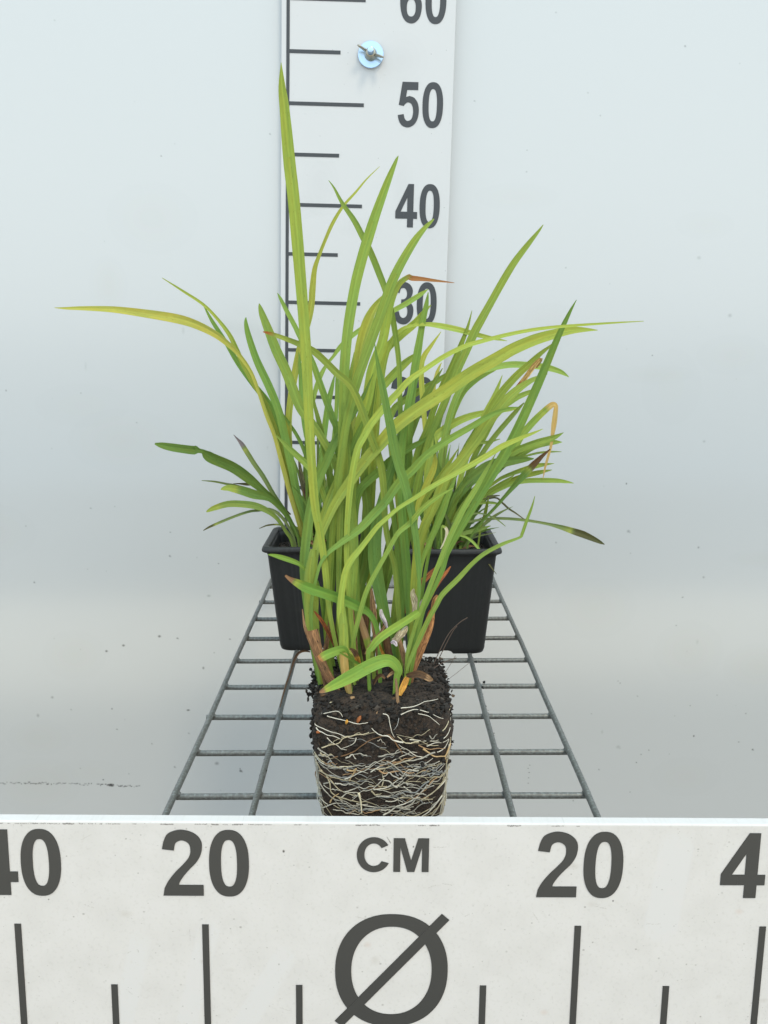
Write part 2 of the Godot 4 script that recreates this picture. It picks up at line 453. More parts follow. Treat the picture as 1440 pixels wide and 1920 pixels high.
# Parallel veins of a strap leaf: u across the blade, v along it.
func vein_texture() -> ImageTexture:
	var im := Image.create(64, 512, false, Image.FORMAT_RGB8)
	rng.seed = 41
	var vein := []
	for x in 64: vein.append(rng.randf_range(-0.025, 0.025) - (0.03 if x % 8 == 0 else 0.0))
	var n := FastNoiseLite.new()
	n.frequency = 0.02
	n.fractal_octaves = 4
	for y in 512:
		for x in 64:
			var u := absf(x - 31.5) / 31.5
			var k: float = 0.9 + vein[x] + n.get_noise_2d(x * 2.5, y * 0.5) * 0.07 + n.get_noise_2d(x * 14.0, y * 3.0 + 900.0) * 0.05
			if u < 0.08: k += 0.045
			if u > 0.93: k += 0.05
			var yel := clampf(n.get_noise_2d(x * 1.2 + 300.0, y * 0.5 + 77.0) * 0.07, -0.02, 0.03)
			im.set_pixel(x, y, Color(clampf(k + yel, 0, 1), clampf(k, 0, 1), clampf(k - yel, 0, 1)))
	for q in 60:
		blot(im, rng.randf() * 64, rng.randf() * 512, rng.randf_range(1, 2.5), rng.randf_range(1, 3), Color(0.6, 0.5, 0.35), rng.randf_range(0.1, 0.5), 0.8)
	return ImageTexture.create_from_image(im)

func make_materials() -> void:
	var m := mat("panel", Color(1, 1, 1), 0.17, 0.1)
	m.albedo_color = Color(0.885, 0.9, 0.91)
	m.albedo_texture = panel_texture()
	m.metallic_specular = 0.7
	m = mat("ruler_white", Color(1, 1, 1), 0.32)
	m.albedo_color = Color(0.885, 0.893, 0.9)
	m.albedo_texture = ruler_texture()
	m = mat("dusty_white", Color(1, 1, 1), 0.38)
	m.albedo_color = Color(0.915, 0.905, 0.9)
	m.albedo_texture = dusty_texture()
	m.uv1_scale = Vector3(2.0 / 0.64, 1, 1)
	m.uv1_offset = Vector3(-1.0625, 0, 0)
	mat("vinyl", Color(0.045, 0.05, 0.056), 0.42)
	mat("vinyl_worn", Color(0.044, 0.044, 0.042), 0.36)
	m = mat("galvanised", Color(1, 1, 1), 0.45, 0.35)
	m.albedo_texture = noise_tex(3, 0.03, Color(0.33, 0.35, 0.345), Color(0.64, 0.66, 0.65), 5)
	m.uv1_triplanar = true
	m.uv1_world_triplanar = true
	m.uv1_scale = Vector3(22, 22, 22)
	m.detail_enabled = true
	m.detail_albedo = noise_tex(8, 0.05, Color(0.3, 0.28, 0.25), Color(0.36, 0.33, 0.3), 3, 128)
	m.detail_mask = noise_tex(5, 0.035, Color(0, 0, 0), Color(0.85, 0.85, 0.85), 5)
	m.detail_blend_mode = BaseMaterial3D.BLEND_MODE_MIX
	mat("zinc", Color(0.5, 0.68, 0.9), 0.28, 0.85)
	mat("zinc_yellow", Color(0.42, 0.4, 0.33), 0.35, 0.9)
	m = mat("pot_plastic", Color(1, 1, 1), 0.5)
	m.metallic_specular = 0.46
	var im := Image.create(512, 64, false, Image.FORMAT_RGB8)
	rng.seed = 51
	for x in 512:
		var s := rng.randf_range(0.0, 0.02) + (0.03 if rng.randf() < 0.06 else 0.0)
		for y in 64:
			var k := 0.11 + s + rng.randf_range(-0.008, 0.008)
			im.set_pixel(x, y, Color(k, k * 1.03, k * 1.02))
	for q in 70:
		blot(im, rng.randf() * 512, rng.randf() * 64, rng.randf_range(0.8, 5), rng.randf_range(0.6, 2.5), Color(0.3, 0.28, 0.25), rng.randf_range(0.08, 0.4), 1.0)
	m.albedo_texture = ImageTexture.create_from_image(im)
	m = mat("leaf", Color(1, 1, 1), 0.5)
	m.vertex_color_use_as_albedo = true
	m.albedo_texture = vein_texture()
	m.backlight_enabled = true
	m.backlight = Color(0.5, 0.52, 0.48)
	m.metallic_specular = 0.28
	m = mat("dry", Color(1, 1, 1), 0.8)
	m.vertex_color_use_as_albedo = true
	var streaks := Image.create(64, 256, false, Image.FORMAT_RGB8)
	rng.seed = 43
	var sn := FastNoiseLite.new()
	sn.frequency = 0.03
	sn.fractal_octaves = 5
	for x in 64:
		var lane := rng.randf_range(-0.1, 0.08)
		for y in 256:
			var k := clampf(0.78 + lane + sn.get_noise_2d(x * 6.0, y * 1.2) * 0.36, 0.2, 1.0)
			streaks.set_pixel(x, y, Color(k, k * lerpf(0.9, 1.0, k), k * lerpf(0.78, 1.0, k)))
	for q in 50: blot(streaks, rng.randf() * 64, rng.randf() * 256, rng.randf_range(1, 4), rng.randf_range(2, 7), Color(0.22, 0.16, 0.12), rng.randf_range(0.2, 0.8), 0.8)
	m.albedo_texture = ImageTexture.create_from_image(streaks)
	m.backlight_enabled = true
	m.backlight = Color(0.3, 0.17, 0.1)
	m = mat("soil", Color(1, 1, 1), 0.95)
	m.albedo_texture = noise_tex(9, 0.03, Color(0.09, 0.072, 0.056), Color(0.31, 0.25, 0.2), 5)
	m.uv1_triplanar = true
	m.uv1_scale = Vector3(26, 26, 26)
	m.heightmap_enabled = true
	m.heightmap_texture = noise_tex(12, 0.05, Color(0, 0, 0), Color(1, 1, 1), 5)
	m.heightmap_scale = 0.1
	m = mat("crumb", Color(1, 1, 1), 0.95)
	m.vertex_color_use_as_albedo = true
	m = mat("root_skin", Color(1, 1, 1), 0.6)
	m.vertex_color_use_as_albedo = true
	m = mat("concrete", Color(1, 1, 1), 0.9)
	m.albedo_texture = noise_tex(15, 0.02, Color(0.6, 0.6, 0.6), Color(0.68, 0.68, 0.68), 5)
	m.uv1_triplanar = true
	m.uv1_scale = Vector3(0.8, 0.8, 0.8)
	mat("dark_ground", Color(0.14, 0.11, 0.085), 0.9)
	mat("paving", Color(0.74, 0.6, 0.46), 0.85)
	mat("steel", Color(0.4, 0.4, 0.4), 0.5, 0.6)

# ---------------------------------------------------------------- leaves, roots

# A strap leaf through points of x, y, z and width, all in tenths of a millimetre.
func leaf(plant: Node3D, called: String, colour: String, tip: String, tip_share: float, twist: float, fold: float, n: Array) -> MeshInstance3D:
	var p := []
	for i in range(0, n.size(), 4):
		p.append(Vector4(n[i], n[i + 1], n[i + 2], n[i + 3]) * 0.0001)
	var s := spline(p, 4)
	var total := 0.0
	var at := [0.0]
	for i in range(1, s.size()):
		total += Vector3(s[i].x - s[i - 1].x, s[i].y - s[i - 1].y, s[i].z - s[i - 1].z).length()
		at.append(total)
	var base: Color = COLOURS[colour]
	var end: Color = COLOURS[tip] if tip != "" else base.lerp(Color(base.r * 1.05, base.g * 1.02, base.b * 0.95), 0.8)
	var wob := rng.randf() * 100.0
	var rows := []
	var uvs := []
	var cols := []
	var v0 := rng.randf()
	var u_half := rng.randf_range(0.35, 0.5)
	var across := 7
	for i in s.size():
		var c := Vector3(s[i].x, s[i].y, s[i].z)
		var a = s[maxi(i - 1, 0)]
		var b = s[mini(i + 1, s.size() - 1)]
		var t := Vector3(b.x - a.x, b.y - a.y, b.z - a.z).normalized()
		var side := t.cross(Vector3(0, 0.2, 1)).normalized()
		var face := side.cross(t).normalized()
		var f: float = at[i] / total
		var tw := deg_to_rad(twist + 14.0 * sin(f * 5.0 + wob))
		var sd := side * cos(tw) + face * sin(tw)
		var fc := face * cos(tw) - side * sin(tw)
		var w: float = maxf(s[i].w, 0.00025) * 0.5 / cos(tw) * (1.0 + 0.035 * bumps.get_noise_2d(at[i] * 2600.0, wob * 50.0))
		var row := PackedVector3Array()
		var uv := PackedVector2Array()
		var co := PackedColorArray()
		var cc: Color = base.lerp(Color(base.r * 1.05, base.g * 1.06, base.b), f)
		if tip == "": cc = base.lerp(end, f)
		elif f > 1.0 - tip_share: cc = base.lerp(end, clampf((f - 1.0 + tip_share) / 0.02, 0.0, 1.0))
		elif f > 1.0 - tip_share - 0.05 and called == "leaf": cc = base.lerp(COLOURS["yel"], (f - 0.95 + tip_share) / 0.05 * 0.8)
		if called == "leaf" and tip == "":
			var patch := bumps.get_noise_2d(at[i] * 250.0 + wob * 17.0, 91.0)
			cc = cc.lerp(Color(cc.r * 1.25, cc.g * 1.06, cc.b * 0.95), clampf(patch * 1.2 - 0.1, 0.0, 0.4))
		var shade := 1.0 + 0.2 * bumps.get_noise_2d(at[i] * 400.0 + wob * 31.0, 7.0)
		for k in across:
			var u := (float(k) / (across - 1)) * 2.0 - 1.0
			var dip: float = fold * w * ((1.0 - absf(u)) if fold > 0.0 else (1.0 - u * u)) * 1.4
			row.append(c + sd * u * w - fc * dip)
			uv.append(Vector2(0.5 + u * u_half, v0 + at[i] * (5.0 if called in ["leaf", "leaf_sheath"] else 16.0)))
			var sh := shade if called in ["leaf", "leaf_sheath"] else shade * (1.0 + 0.9 * bumps.get_noise_2d(at[i] * 1500.0 + wob * 7.0, u * 260.0)) * lerpf(0.8, 1.15, f)
			co.append(Color(cc.r * sh, cc.g * sh, cc.b * sh))
		rows.append(row)
		uvs.append(uv)
		cols.append(co)
	var m := part(called, grid(rows, false, uvs, cols), mats.leaf if called in ["leaf", "leaf_sheath"] else mats.dry, plant)
	m.position = -plant.position
	return m

const BALL_X := -0.0017
const BALL_Z := 0.486
const BALL_FOOT := -0.0116
const BALL_TOP := 0.0535

func ball_half(y: float) -> float:
	return lerpf(0.0366, 0.0408, clampf((y - BALL_FOOT) / 0.05, 0.0, 1.0)) - 0.0028 * smoothstep(0.04, 0.056, y)

# z of the front face of the root ball at x, y
func ball_front(x: float, y: float) -> float:
	var a := ball_half(y)
	var u := clampf(absf(x - BALL_X) / a, 0.0, 0.995)
	return BALL_Z + a * pow(1.0 - pow(u, 7.0), 1.0 / 7.0)

func ball_tilt(y: float, z: float) -> float:
	return smoothstep(0.02, 0.052, y) * (0.0022 - 0.0032 * z / 0.041)

func ball_rough(q: Vector3) -> float:
	var up := smoothstep(0.012, 0.045, q.y)
	return bumps.get_noise_3d(q.x * 2600.0, q.y * 2600.0, q.z * 2600.0) * lerpf(0.0009, 0.0032, up) + bumps.get_noise_3d(q.x * 9000.0, q.y * 9000.0, q.z * 9000.0 + 500.0) * lerpf(0.0004, 0.0014, up)

func root(colour: String, r: float, n: Array, lift := 0.6) -> void:
	var p := []
	for i in range(0, n.size(), 2): p.append(Vector2(n[i], n[i + 1]) * 0.0001)
	root_path(COLOURS[colour], r, p, lift)

func root_path(c: Color, r: float, p: Array, lift: float, side := 0) -> void:
	var s := spline(p, 4)
	var path := []
	var rad := []
	var wob := rng.randf() * 50.0
	for i in s.size():
		var x: float = s[i].x
		var y: float = s[i].y + 0.0005 * bumps.get_noise_2d(i * 14.0, wob * 20.0)
		var q := Vector3(x, y, ball_front(x, y))
		q.z += maxf(ball_rough(q - Vector3(BALL_X, 0, BALL_Z)), -0.0002) + r * lift + 0.0011 * smoothstep(0.02, 0.04, y)
		if side != 0:
			var d := q - Vector3(BALL_X, 0, BALL_Z)
			q = Vector3(BALL_X, 0, BALL_Z) + d.rotated(Vector3.UP, PI / 2 * side)
		path.append(q)
		var f := float(i) / (s.size() - 1)
		rad.append(r * 0.5 * (1.0 - 0.55 * f) * (1.0 + 0.25 * bumps.get_noise_1d(i * 60.0 + wob)))
	var mesh := tube(path, rad, 5)
	var co := PackedColorArray()
	var arr := mesh.surface_get_arrays(0)
	var nv: int = arr[Mesh.ARRAY_VERTEX].size()
	for i in nv:
		var k := 1.0 + 0.3 * bumps.get_noise_1d(i * 3.0 + wob * 9.0)
		co.append(Color(c.r * k, c.g * k, c.b * k))
	arr[Mesh.ARRAY_COLOR] = co
	var m := ArrayMesh.new()
	m.add_surface_from_arrays(Mesh.PRIMITIVE_TRIANGLES, arr)
	part("root", m, mats.root_skin, ball)

func lump(seed_no: int, flat := 1.0) -> ArrayMesh:
	rng.seed = seed_no
	var sp := SphereMesh.new()
	sp.radial_segments = 7
	sp.rings = 4
	var a := sp.surface_get_arrays(0)
	var v: PackedVector3Array = a[Mesh.ARRAY_VERTEX]
	var n := FastNoiseLite.new()
	n.seed = seed_no
	n.frequency = 1.6
	for i in v.size():
		v[i] = v[i] * (0.85 + 0.75 * n.get_noise_3dv(v[i])) * Vector3(1, flat, 1)
	return indexed(v, PackedVector2Array(), PackedColorArray(), a[Mesh.ARRAY_INDEX], false)

func scatter(called: String, mesh: Mesh, where: Array, parent: Node, colours: Array) -> void:
	var mm := MultiMesh.new()
	mm.transform_format = MultiMesh.TRANSFORM_3D
	mm.use_colors = true
	mm.mesh = mesh
	mm.instance_count = where.size()
	for i in where.size():
		mm.set_instance_transform(i, where[i])
		mm.set_instance_color(i, colours[i])
	var o := MultiMeshInstance3D.new()
	o.name = called
	o.multimesh = mm
	o.material_override = mats.crumb
	o.set_meta("kind", "stuff")
	parent.add_child(o, true)

func turned(p: Vector3, size: float) -> Transform3D:
	var b := Basis(Vector3(rng.randf() - 0.5, rng.randf() - 0.5, rng.randf() - 0.5).normalized(), rng.randf() * TAU)
	return Transform3D(b.scaled_local(Vector3(rng.randf_range(0.7, 1.4), rng.randf_range(0.5, 1.0), rng.randf_range(0.7, 1.4)) * size), p)

func soil_tint() -> Color:
	var k := rng.randf_range(0.005, 0.021)
	if rng.randf() < 0.07: k *= 2.6
	if rng.randf() < 0.12: return Color(k * 2.4, k * 1.6, k * 1.0)
	return Color(k * 1.25, k, k * 0.78)

# ---------------------------------------------------------------- things

func square_ring(half: float, r: float, y: float, per := 6) -> PackedVector3Array:
	var o := PackedVector3Array()
	for c in 4:
		var cx: float = [1, -1, -1, 1][c] * (half - r)
		var cz: float = [1, 1, -1, -1][c] * (half - r)
		for k in per + 1:
			var a := PI / 2 * (c + float(k) / per)
			o.append(Vector3(cx + r * cos(a), y, cz + r * sin(a)))
		# points along the flat side, for the notch in the foot
		var q := o[o.size() - 1]
		var a2 := PI / 2 * (c + 1)
		var nx: float = [1, -1, -1, 1][(c + 1) % 4] * (half - r) + r * cos(a2)
		var nz: float = [1, 1, -1, -1][(c + 1) % 4] * (half - r) + r * sin(a2)
		for t in [0.36, 0.4, 0.46, 0.54, 0.6, 0.64]:
			o.append(q.lerp(Vector3(nx, y, nz), t))
	return o

func pot(at: Vector3, label: String, soil_seed: int) -> Node3D:
	var o := thing("potted_plant", at, label, "potted plant", "plants in black square pots")
	var rows := []
	var uvs := []
	var add := func(half: float, r: float, y: float, notch := 0.0) -> void:
		var ring := square_ring(half, r, y)
		var uv := PackedVector2Array()
		for i in ring.size():
			var k := (i % 13) - 7
			if notch > 0.0 and k >= 1 and k <= 4: ring[i].y += notch * (1.0 if k == 2 or k == 3 else 0.75)
			uv.append(Vector2(float(i) / ring.size() * 2.0, y * 8.0))
		rows.append(ring)
		uvs.append(uv)
	add.call(0.012, 0.003, 0.0052)
	add.call(0.029, 0.006, 0.005)
	add.call(0.0312, 0.008, 0.0048)
	add.call(0.0322, 0.009, 0.0, 0.0028)
	add.call(0.0333, 0.009, 0.0006, 0.0028)
	add.call(0.0342, 0.0085, 0.004)
	for k in 9:
		var t := k / 8.0
		add.call(lerpf(0.0345, 0.0418, t), lerpf(0.0085, 0.0062, t), lerpf(0.007, 0.0875, t))
	add.call(0.0428, 0.0062, 0.0895)
	add.call(0.0432, 0.0062, 0.092)
	add.call(0.0400, 0.0052, 0.0922)
	add.call(0.0396, 0.0052, 0.088)
	add.call(0.0375, 0.0055, 0.07)
	var body := part("pot", grid(rows, true, uvs), mats.pot_plastic, o)
	# the turned-out rim
	rows.clear()
	uvs.clear()
	for q in [[0.0428, 0.0902], [0.0452, 0.0905], [0.0461, 0.0912], [0.0463, 0.0925], [0.0458, 0.0945], [0.0449, 0.0953], [0.0436, 0.0955], [0.0412, 0.0951], [0.0403, 0.094], [0.0401, 0.0918]]:
		add.call(q[0], 0.0072 if q[0] > 0.043 else 0.0055, q[1])
	part("rim", grid(rows, true, uvs), mats.pot_plastic, body)
	# soil
	rows.clear()
	for k in 13:
		var ring := square_ring(0.0388 * k / 12.0 + 0.0004, 0.0052 * k / 12.0, 0.0)
		for i in ring.size():
			ring[i].y = 0.0815 + 0.003 * bumps.get_noise_2d(ring[i].x * 3000.0 + soil_seed * 99.0, ring[i].z * 3000.0) + 0.004 * (1.0 - k / 12.0)
		rows.append(ring)
	part("potting_soil", grid(rows, true), mats.soil, o)
	for kind in 2:
		var where := []
		var tints := []
		var chunk := lump(soil_seed + kind * 7, 0.8)
		for i in 320:
			var x := rng.randf_range(-0.038, 0.038)
			var z := rng.randf_range(-0.038, 0.038)
			where.append(turned(Vector3(x, 0.083 + 0.003 * bumps.get_noise_2d(x * 3000.0 + soil_seed * 99.0, z * 3000.0) + 0.0035 * (1.0 - maxf(absf(x), absf(z)) / 0.039), z), rng.randf_range(0.0006, 0.002)))
			tints.append(soil_tint())
		scatter("soil_crumbs", chunk, where, o, tints)
	return o

func root_ball() -> void:
	var rows := []
	var n := 112
	var lv := 44
	for k in lv + 15:
		var row := PackedVector3Array()
		for i in n:
			var a := TAU * i / n
			var e := 2.0 / 7.0
			var sx := signf(cos(a)) * pow(absf(cos(a)), e)
			var sz := signf(sin(a)) * pow(absf(sin(a)), e)
			var q: Vector3
			if k <= lv:
				var y := lerpf(BALL_FOOT, BALL_TOP - 0.003, float(k) / lv)
				var h := ball_half(y)
				q = Vector3(sx * h, y, sz * h)
				q += Vector3(sx, 0.3, sz).normalized() * ball_rough(q)
			else:
				var f := 1.0 - (k - lv) / 14.0
				var h := ball_half(BALL_TOP - 0.003) * f
				q = Vector3(sx * h, BALL_TOP - 0.003 + 0.0045 * sqrt(maxf(0.0, 1.0 - pow(f, 6.0))), sz * h)
				q.y += bumps.get_noise_3d(q.x * 2600.0, 40.0, q.z * 2600.0) * 0.0035 + bumps.get_noise_3d(q.x * 8000.0, 90.0, q.z * 8000.0) * 0.0016
			q.y += ball_tilt(q.y, q.z)
			row.append(q + Vector3(BALL_X, 0, BALL_Z))
		rows.append(row)
	ball = part("root_ball", grid(rows, true), mats.soil, front)
	ball.position = -front.position
	# clods and bark crumbs on the upper part
	for kind in 3:
		var chunk := lump(60 + kind, [1.0, 0.5, 0.8][kind])
		var where := []
		var tints := []
		for i in 900:
			var x: float
			var z: float
			var y: float
			if rng.randf() < 0.5:
				x = rng.randf_range(-0.039, 0.039)
				z = rng.randf_range(-0.039, 0.039)
				y = BALL_TOP + 0.0012 + bumps.get_noise_3d(x * 2600.0, 40.0, z * 2600.0) * 0.0035
			else:
				y = lerpf(0.018, BALL_TOP, pow(rng.randf(), 0.55))
				var h := ball_half(y) + rng.randf_range(-0.0008, 0.0008)
				var s := rng.randf_range(-1, 1)
				var o: Vector2 = [Vector2(s, 1), Vector2(s, 1), Vector2(1, s), Vector2(-1, s), Vector2(s, -1)][rng.randi() % 5]
				x = o.x * h * (1.0 if absf(o.x) < 1.0 else 1.0)
				z = o.y * h
				var len6 := pow(pow(absf(o.x), 6.0) + pow(absf(o.y), 6.0), 1.0 / 6.0)
				x /= len6
				z /= len6
			where.append(turned(Vector3(BALL_X + x, y + ball_tilt(y, z), BALL_Z + z), rng.randf_range(0.0006, 0.0024) if rng.randf() < 0.84 else rng.randf_range(0.0022, 0.0046)))
			tints.append(soil_tint())
		if kind == 1:
			# loose flakes that stick out at the left rim
			for i in 90:
				var t := rng.randf()
				where.append(turned(Vector3(-0.0425 - 0.0045 * rng.randf() * rng.randf(), BALL_TOP + 0.0005 + 0.004 * rng.randf() - 0.006 * rng.randf(), BALL_Z + lerpf(-0.036, 0.012, t)), rng.randf_range(0.001, 0.0036)))
				tints.append(soil_tint())
			for i in 24:
				where.append(turned(Vector3(0.037 + 0.003 * rng.randf(), BALL_TOP + 0.003 * rng.randf(), BALL_Z + rng.randf_range(-0.03, 0.02)), rng.randf_range(0.001, 0.0024)))
				tints.append(soil_tint())
		scatter("soil_crumbs", chunk, where, ball, tints)
	# paler chips pressed into the upper front
	for q in [[-0.0305, 0.0545, 0.0016, "cream"], [-0.0195, 0.0565, 0.0022, "tanb"], [-0.0215, 0.0492, 0.0013, "amber"], [-0.0145, 0.0505, 0.0017, "rust"], [-0.0045, 0.052, 0.0014, "tanb"], [-0.0375, 0.0425, 0.0016, "rust"], [0.0285, 0.0585, 0.003, "umber"], [-0.036, 0.0575, 0.002, "umber"], [0.006, 0.0565, 0.0018, "umber"]]:
		rng.seed = int(q[1] * 1e5)
		var m := part("bark_chip", lump(int(q[1] * 9e4), 0.6), (func() -> Material:
			if not mats.has("chip_" + q[3]): mat("chip_" + q[3], COLOURS[q[3]] * 0.7, 0.85)
			return mats["chip_" + q[3]]).call(), ball)
		var y: float = minf(q[1], BALL_TOP + 0.002)
		var back: float = maxf(0.0, q[1] - 0.0505) * 3.0
		m.transform = turned(Vector3(q[0], y, ball_front(q[0], minf(y, 0.05)) - back + 0.0012), q[2] * 2.2)

func make_roots() -> void:
	root("umber", 0.00088, [-291, 276, -231, 292, -170, 324, -125, 362, -65, 400, 25, 422])
	root("umber", 0.00131, [25, 422, 49, 393, 73, 352, 100, 307])
	root("white", 0.00064, [91, 568, 145, 574, 190, 586, 234, 608, 300, 617])
	root("white", 0.00064, [91, 527, 130, 549, 175, 561, 235, 545, 280, 526, 330, 504])
	root("white", 0.00053, [187, 536, 235, 526, 280, 498, 307, 472])
	root("white", 0.00058, [-356, 532, -317, 538, -273, 550, -252, 547, -237, 518])
	root("white", 0.00064, [-324, 519, -258, 509, -213, 496, -139, 483, -94, 486])
	root("white", 0.00058, [-399, 456, -349, 449, -289, 436, -229, 417, -169, 401])
	root("white", 0.0007, [-388, 443, -364, 430, -304, 417, -245, 395])
	root("pale", 0.00076, [-356, 334, -320, 353, -275, 363, -251, 379, -229, 404, -169, 420, -109, 432, -88, 442])
	root("white", 0.00058, [-160, 407, -170, 378, -200, 353, -245, 334])
	root("white", 0.00058, [-325, 401, -299, 376, -269, 359, -245, 334, -215, 327])
	root("white", 0.00058, [-10, 537, 20, 521, 29, 479, 40, 435, 55, 406])
	root("grey2", 0.00047, [79, 511, 70, 473, 49, 448])
	root("pale", 0.00088, [-403, 276, -367, 251, -307, 225, -247, 218, -186, 224])
	root("white", 0.00076, [-397, 257, -352, 228, -292, 212, -216, 218, -150, 195, -96, 178])
	root("pale", 0.00076, [-397, 231, -368, 186, -323, 147, -278, 88, -233, 55, -164, 32])
	root("pale", 0.00088, [-332, 153, -315, 105, -309, 56, -273, 23, -243, 6])
	root("tan2", 0.00117, [-217, 202, -180, 195, -162, 211, -193, 153, -202, 127])
	root("tan2", 0.00099, [-316, -17, -295, 23, -264, 49])
	root("white", 0.0007, [-372, -76, -304, -26, -249, -17, -189, -30, -97, -21])
	root("cream", 0.00146, [-151, 55, -140, 6, -134, -76])
	root("white", 0.0007, [-81, 185, -35, 217, 40, 255, 100, 287, 146, 310, 182, 306])
	root("pale", 0.00088, [-48, 207, 1, 210, 55, 230, 115, 255, 161, 274])
	root("pale", 0.00082, [-18, 94, -9, 136, -14, 175, 1, 204])
	root("white", 0.00076, [-66, 71, 9, 87, 70, 136, 140, 184, 206, 223, 272, 267])
	root("white", 0.0007, [106, 168, 176, 158, 236, 164, 297, 177, 345, 216])
	root("tan2", 0.00117, [215, 335, 251, 306, 281, 280, 326, 274, 350, 267])
	root("tan2", 0.00128, [374, 331, 356, 286, 344, 267, 351, 222])
	root("pale", 0.00099, [376, 167, 352, 125, 313, 86, 273, 47, 222, 11])
	root("white", 0.00076, [382, 144, 346, 102, 292, 60, 237, 21, 176, -18])
	root("white", 0.0007, [61, 87, 100, 113, 131, 113, 176, 99])
	root("white", 0.0007, [106, 96, 146, 60, 191, 47, 237, 34])
	root("pale", 0.00082, [70, 21, 131, 21, 207, 14, 274, 4])
	root("white", 0.0007, [3, -5, 55, 2, 100, 28, 161, 41])
	root("white", 0.00076, [-51, 28, 9, 31, 70, 12, 103, -5])
	root("pale", 0.00064, [325, 434, 355, 465, 372, 497, 384, 522])
	root("white", 0.00058, [319, 383, 349, 402, 373, 440, 382, 478])
	root("white", 0.00064, [139, 393, 190, 386, 250, 380, 320, 373])
	root("white", 0.00064, [236, 351, 281, 367, 326, 364, 362, 376])
	root("white", 0.00064, [296, 306, 332, 319, 356, 351, 365, 370])
	root("white", 0.00064, [-249, 23, -218, 49, -188, 55, -152, 48, -188, 22])
	root("white", 0.00076, [-164, -17, -97, -34, -21, -44, 70, -38, 131, -51])
	root("white", 0.00076, [-98, -57, -21, -51, 39, -64, 91, -58, 91, -18])
	# the felt of thin roots over the lower half, denser towards the foot and the corners
	rng.seed = 77
	var tones := ["white", "white", "white", "white", "pale", "pale", "grey2", "tanb"]
	for i in 155:
		var side := 1.0 if rng.randf() < 0.55 else -1.0
		var u0 := side * (1.0 - pow(rng.randf(), 1.6) * 1.1)
		var yc := lerpf(-0.0118, 0.023, pow(rng.randf(), 1.2))
		if rng.randf() < 0.3: yc += rng.randf_range(0.004, 0.024)
		var length := rng.randf_range(0.004, 0.024)
		var dirn := -side if rng.randf() < 0.85 else side
		var slope := rng.randf_range(-0.9, 0.9) * (1.0 if rng.randf() < 0.6 else 2.2)
		var p := []
		var wob := rng.randf() * 99.0
		for k in 7:
			var x := u0 * 0.0365 + dirn * length * k / 6.0
			if absf(x) > 0.0372: break
			var rise := 0.011 * pow(absf(x) / 0.037, 3.0) * lerpf(1.0, 0.2, clampf((yc + 0.0105) / 0.03, 0.0, 1.0)) * (1.0 if side > 0.0 else 0.8)
			var y := yc + rise + slope * length * k / 6.0 * 0.4 + 0.0042 * bumps.get_noise_2d(k * 18.0, wob * 30.0)
			p.append(Vector2(x + BALL_X, clampf(y, -0.0118, 0.05)))
		if p.size() < 3: continue
		var c: Color = COLOURS[tones[rng.randi() % tones.size()]] * rng.randf_range(0.45, 1.0)
		root_path(c, rng.randf_range(0.00035, 0.0011), p, rng.randf_range(0.3, 1.3))
	# the same felt round the two flanks
	for i in 58:
		var p := []
		var x0 := rng.randf_range(-0.036, 0.03)
		var y0 := lerpf(-0.0118, 0.024, pow(rng.randf(), 1.2))
		var wob := rng.randf() * 99.0
		var length := rng.randf_range(0.008, 0.03)
		var slope := rng.randf_range(-0.5, 0.5)
		for k in 7:
			var x := x0 + length * k / 6.0
			if x > 0.0362: break
			p.append(Vector2(BALL_X + x, clampf(y0 + slope * length * k / 6.0 + 0.004 * bumps.get_noise_2d(k * 18.0, wob * 30.0), -0.0118, 0.05)))
		if p.size() < 3: continue
		root_path(COLOURS[tones[rng.randi() % tones.size()]] * rng.randf_range(0.45, 0.95), rng.randf_range(0.0005, 0.0012), p, rng.randf_range(0.3, 1.2), 1 if i % 2 else -1)
	# bundles that run down the two front corners
	for i in 46:
		var side := 1.0 if i % 2 else -1.0
		var u := side * rng.randf_range(0.955, 0.994)
		var y0 := rng.randf_range(0.0, 0.026 if side < 0.0 else 0.04)
		var y1 := y0 - rng.randf_range(0.008, 0.026)
		var p := []
		for k in 6:
			var y := maxf(lerpf(y0, y1, k / 5.0), -0.0118)
			p.append(Vector2(BALL_X + (u - side * 0.02 * rng.randf() - side * 0.05 * pow(k / 5.0, 2.0) * rng.randf()) * ball_half(y), y))
		var c: Color = COLOURS["white" if rng.randf() < 0.7 else "pale"] * rng.randf_range(0.5, 0.95)
		root_path(c, rng.randf_range(0.0005, 0.001), p, rng.randf_range(0.2, 0.9))

func build_ground() -> void:
	var pm := PlaneMesh.new()
	pm.size = Vector2(400, 400)
	var g := part("ground", pm, mats.concrete)
	g.position = Vector3(0, -0.8, 0)
	g.set_meta("kind", "structure")

	# dark standing ground right under the stand
	var bed := BoxMesh.new()
	bed.size = Vector3(40, 0.04, 4.1)
	var soil_bed := part("standing_ground", bed, mats.dark_ground)
	soil_bed.position = Vector3(0, -0.79, -0.45)
	soil_bed.set_meta("kind", "structure")
	# the pale yard in front of the stand, seen only in the gloss of the panel
	var slab := BoxMesh.new()
	slab.size = Vector3(40, 0.06, 2.7)
	var path := part("path", slab, mats.paving)
	path.position = Vector3(0, -0.79, 2.97)
	path.rotation.y = -0.0
	path.set_meta("kind", "structure")

func build_panel() -> void:
	var o := part("backdrop_panel", board(-0.75, -0.55, 0.75, 0.95, 0.012, 0.001), mats.panel)
	o.position = Vector3(0, 0, -0.0125)
	o.rotation.y = 0.045
	tag(o, "glossy white upright backdrop panel with dark specks behind the plants", "panel")

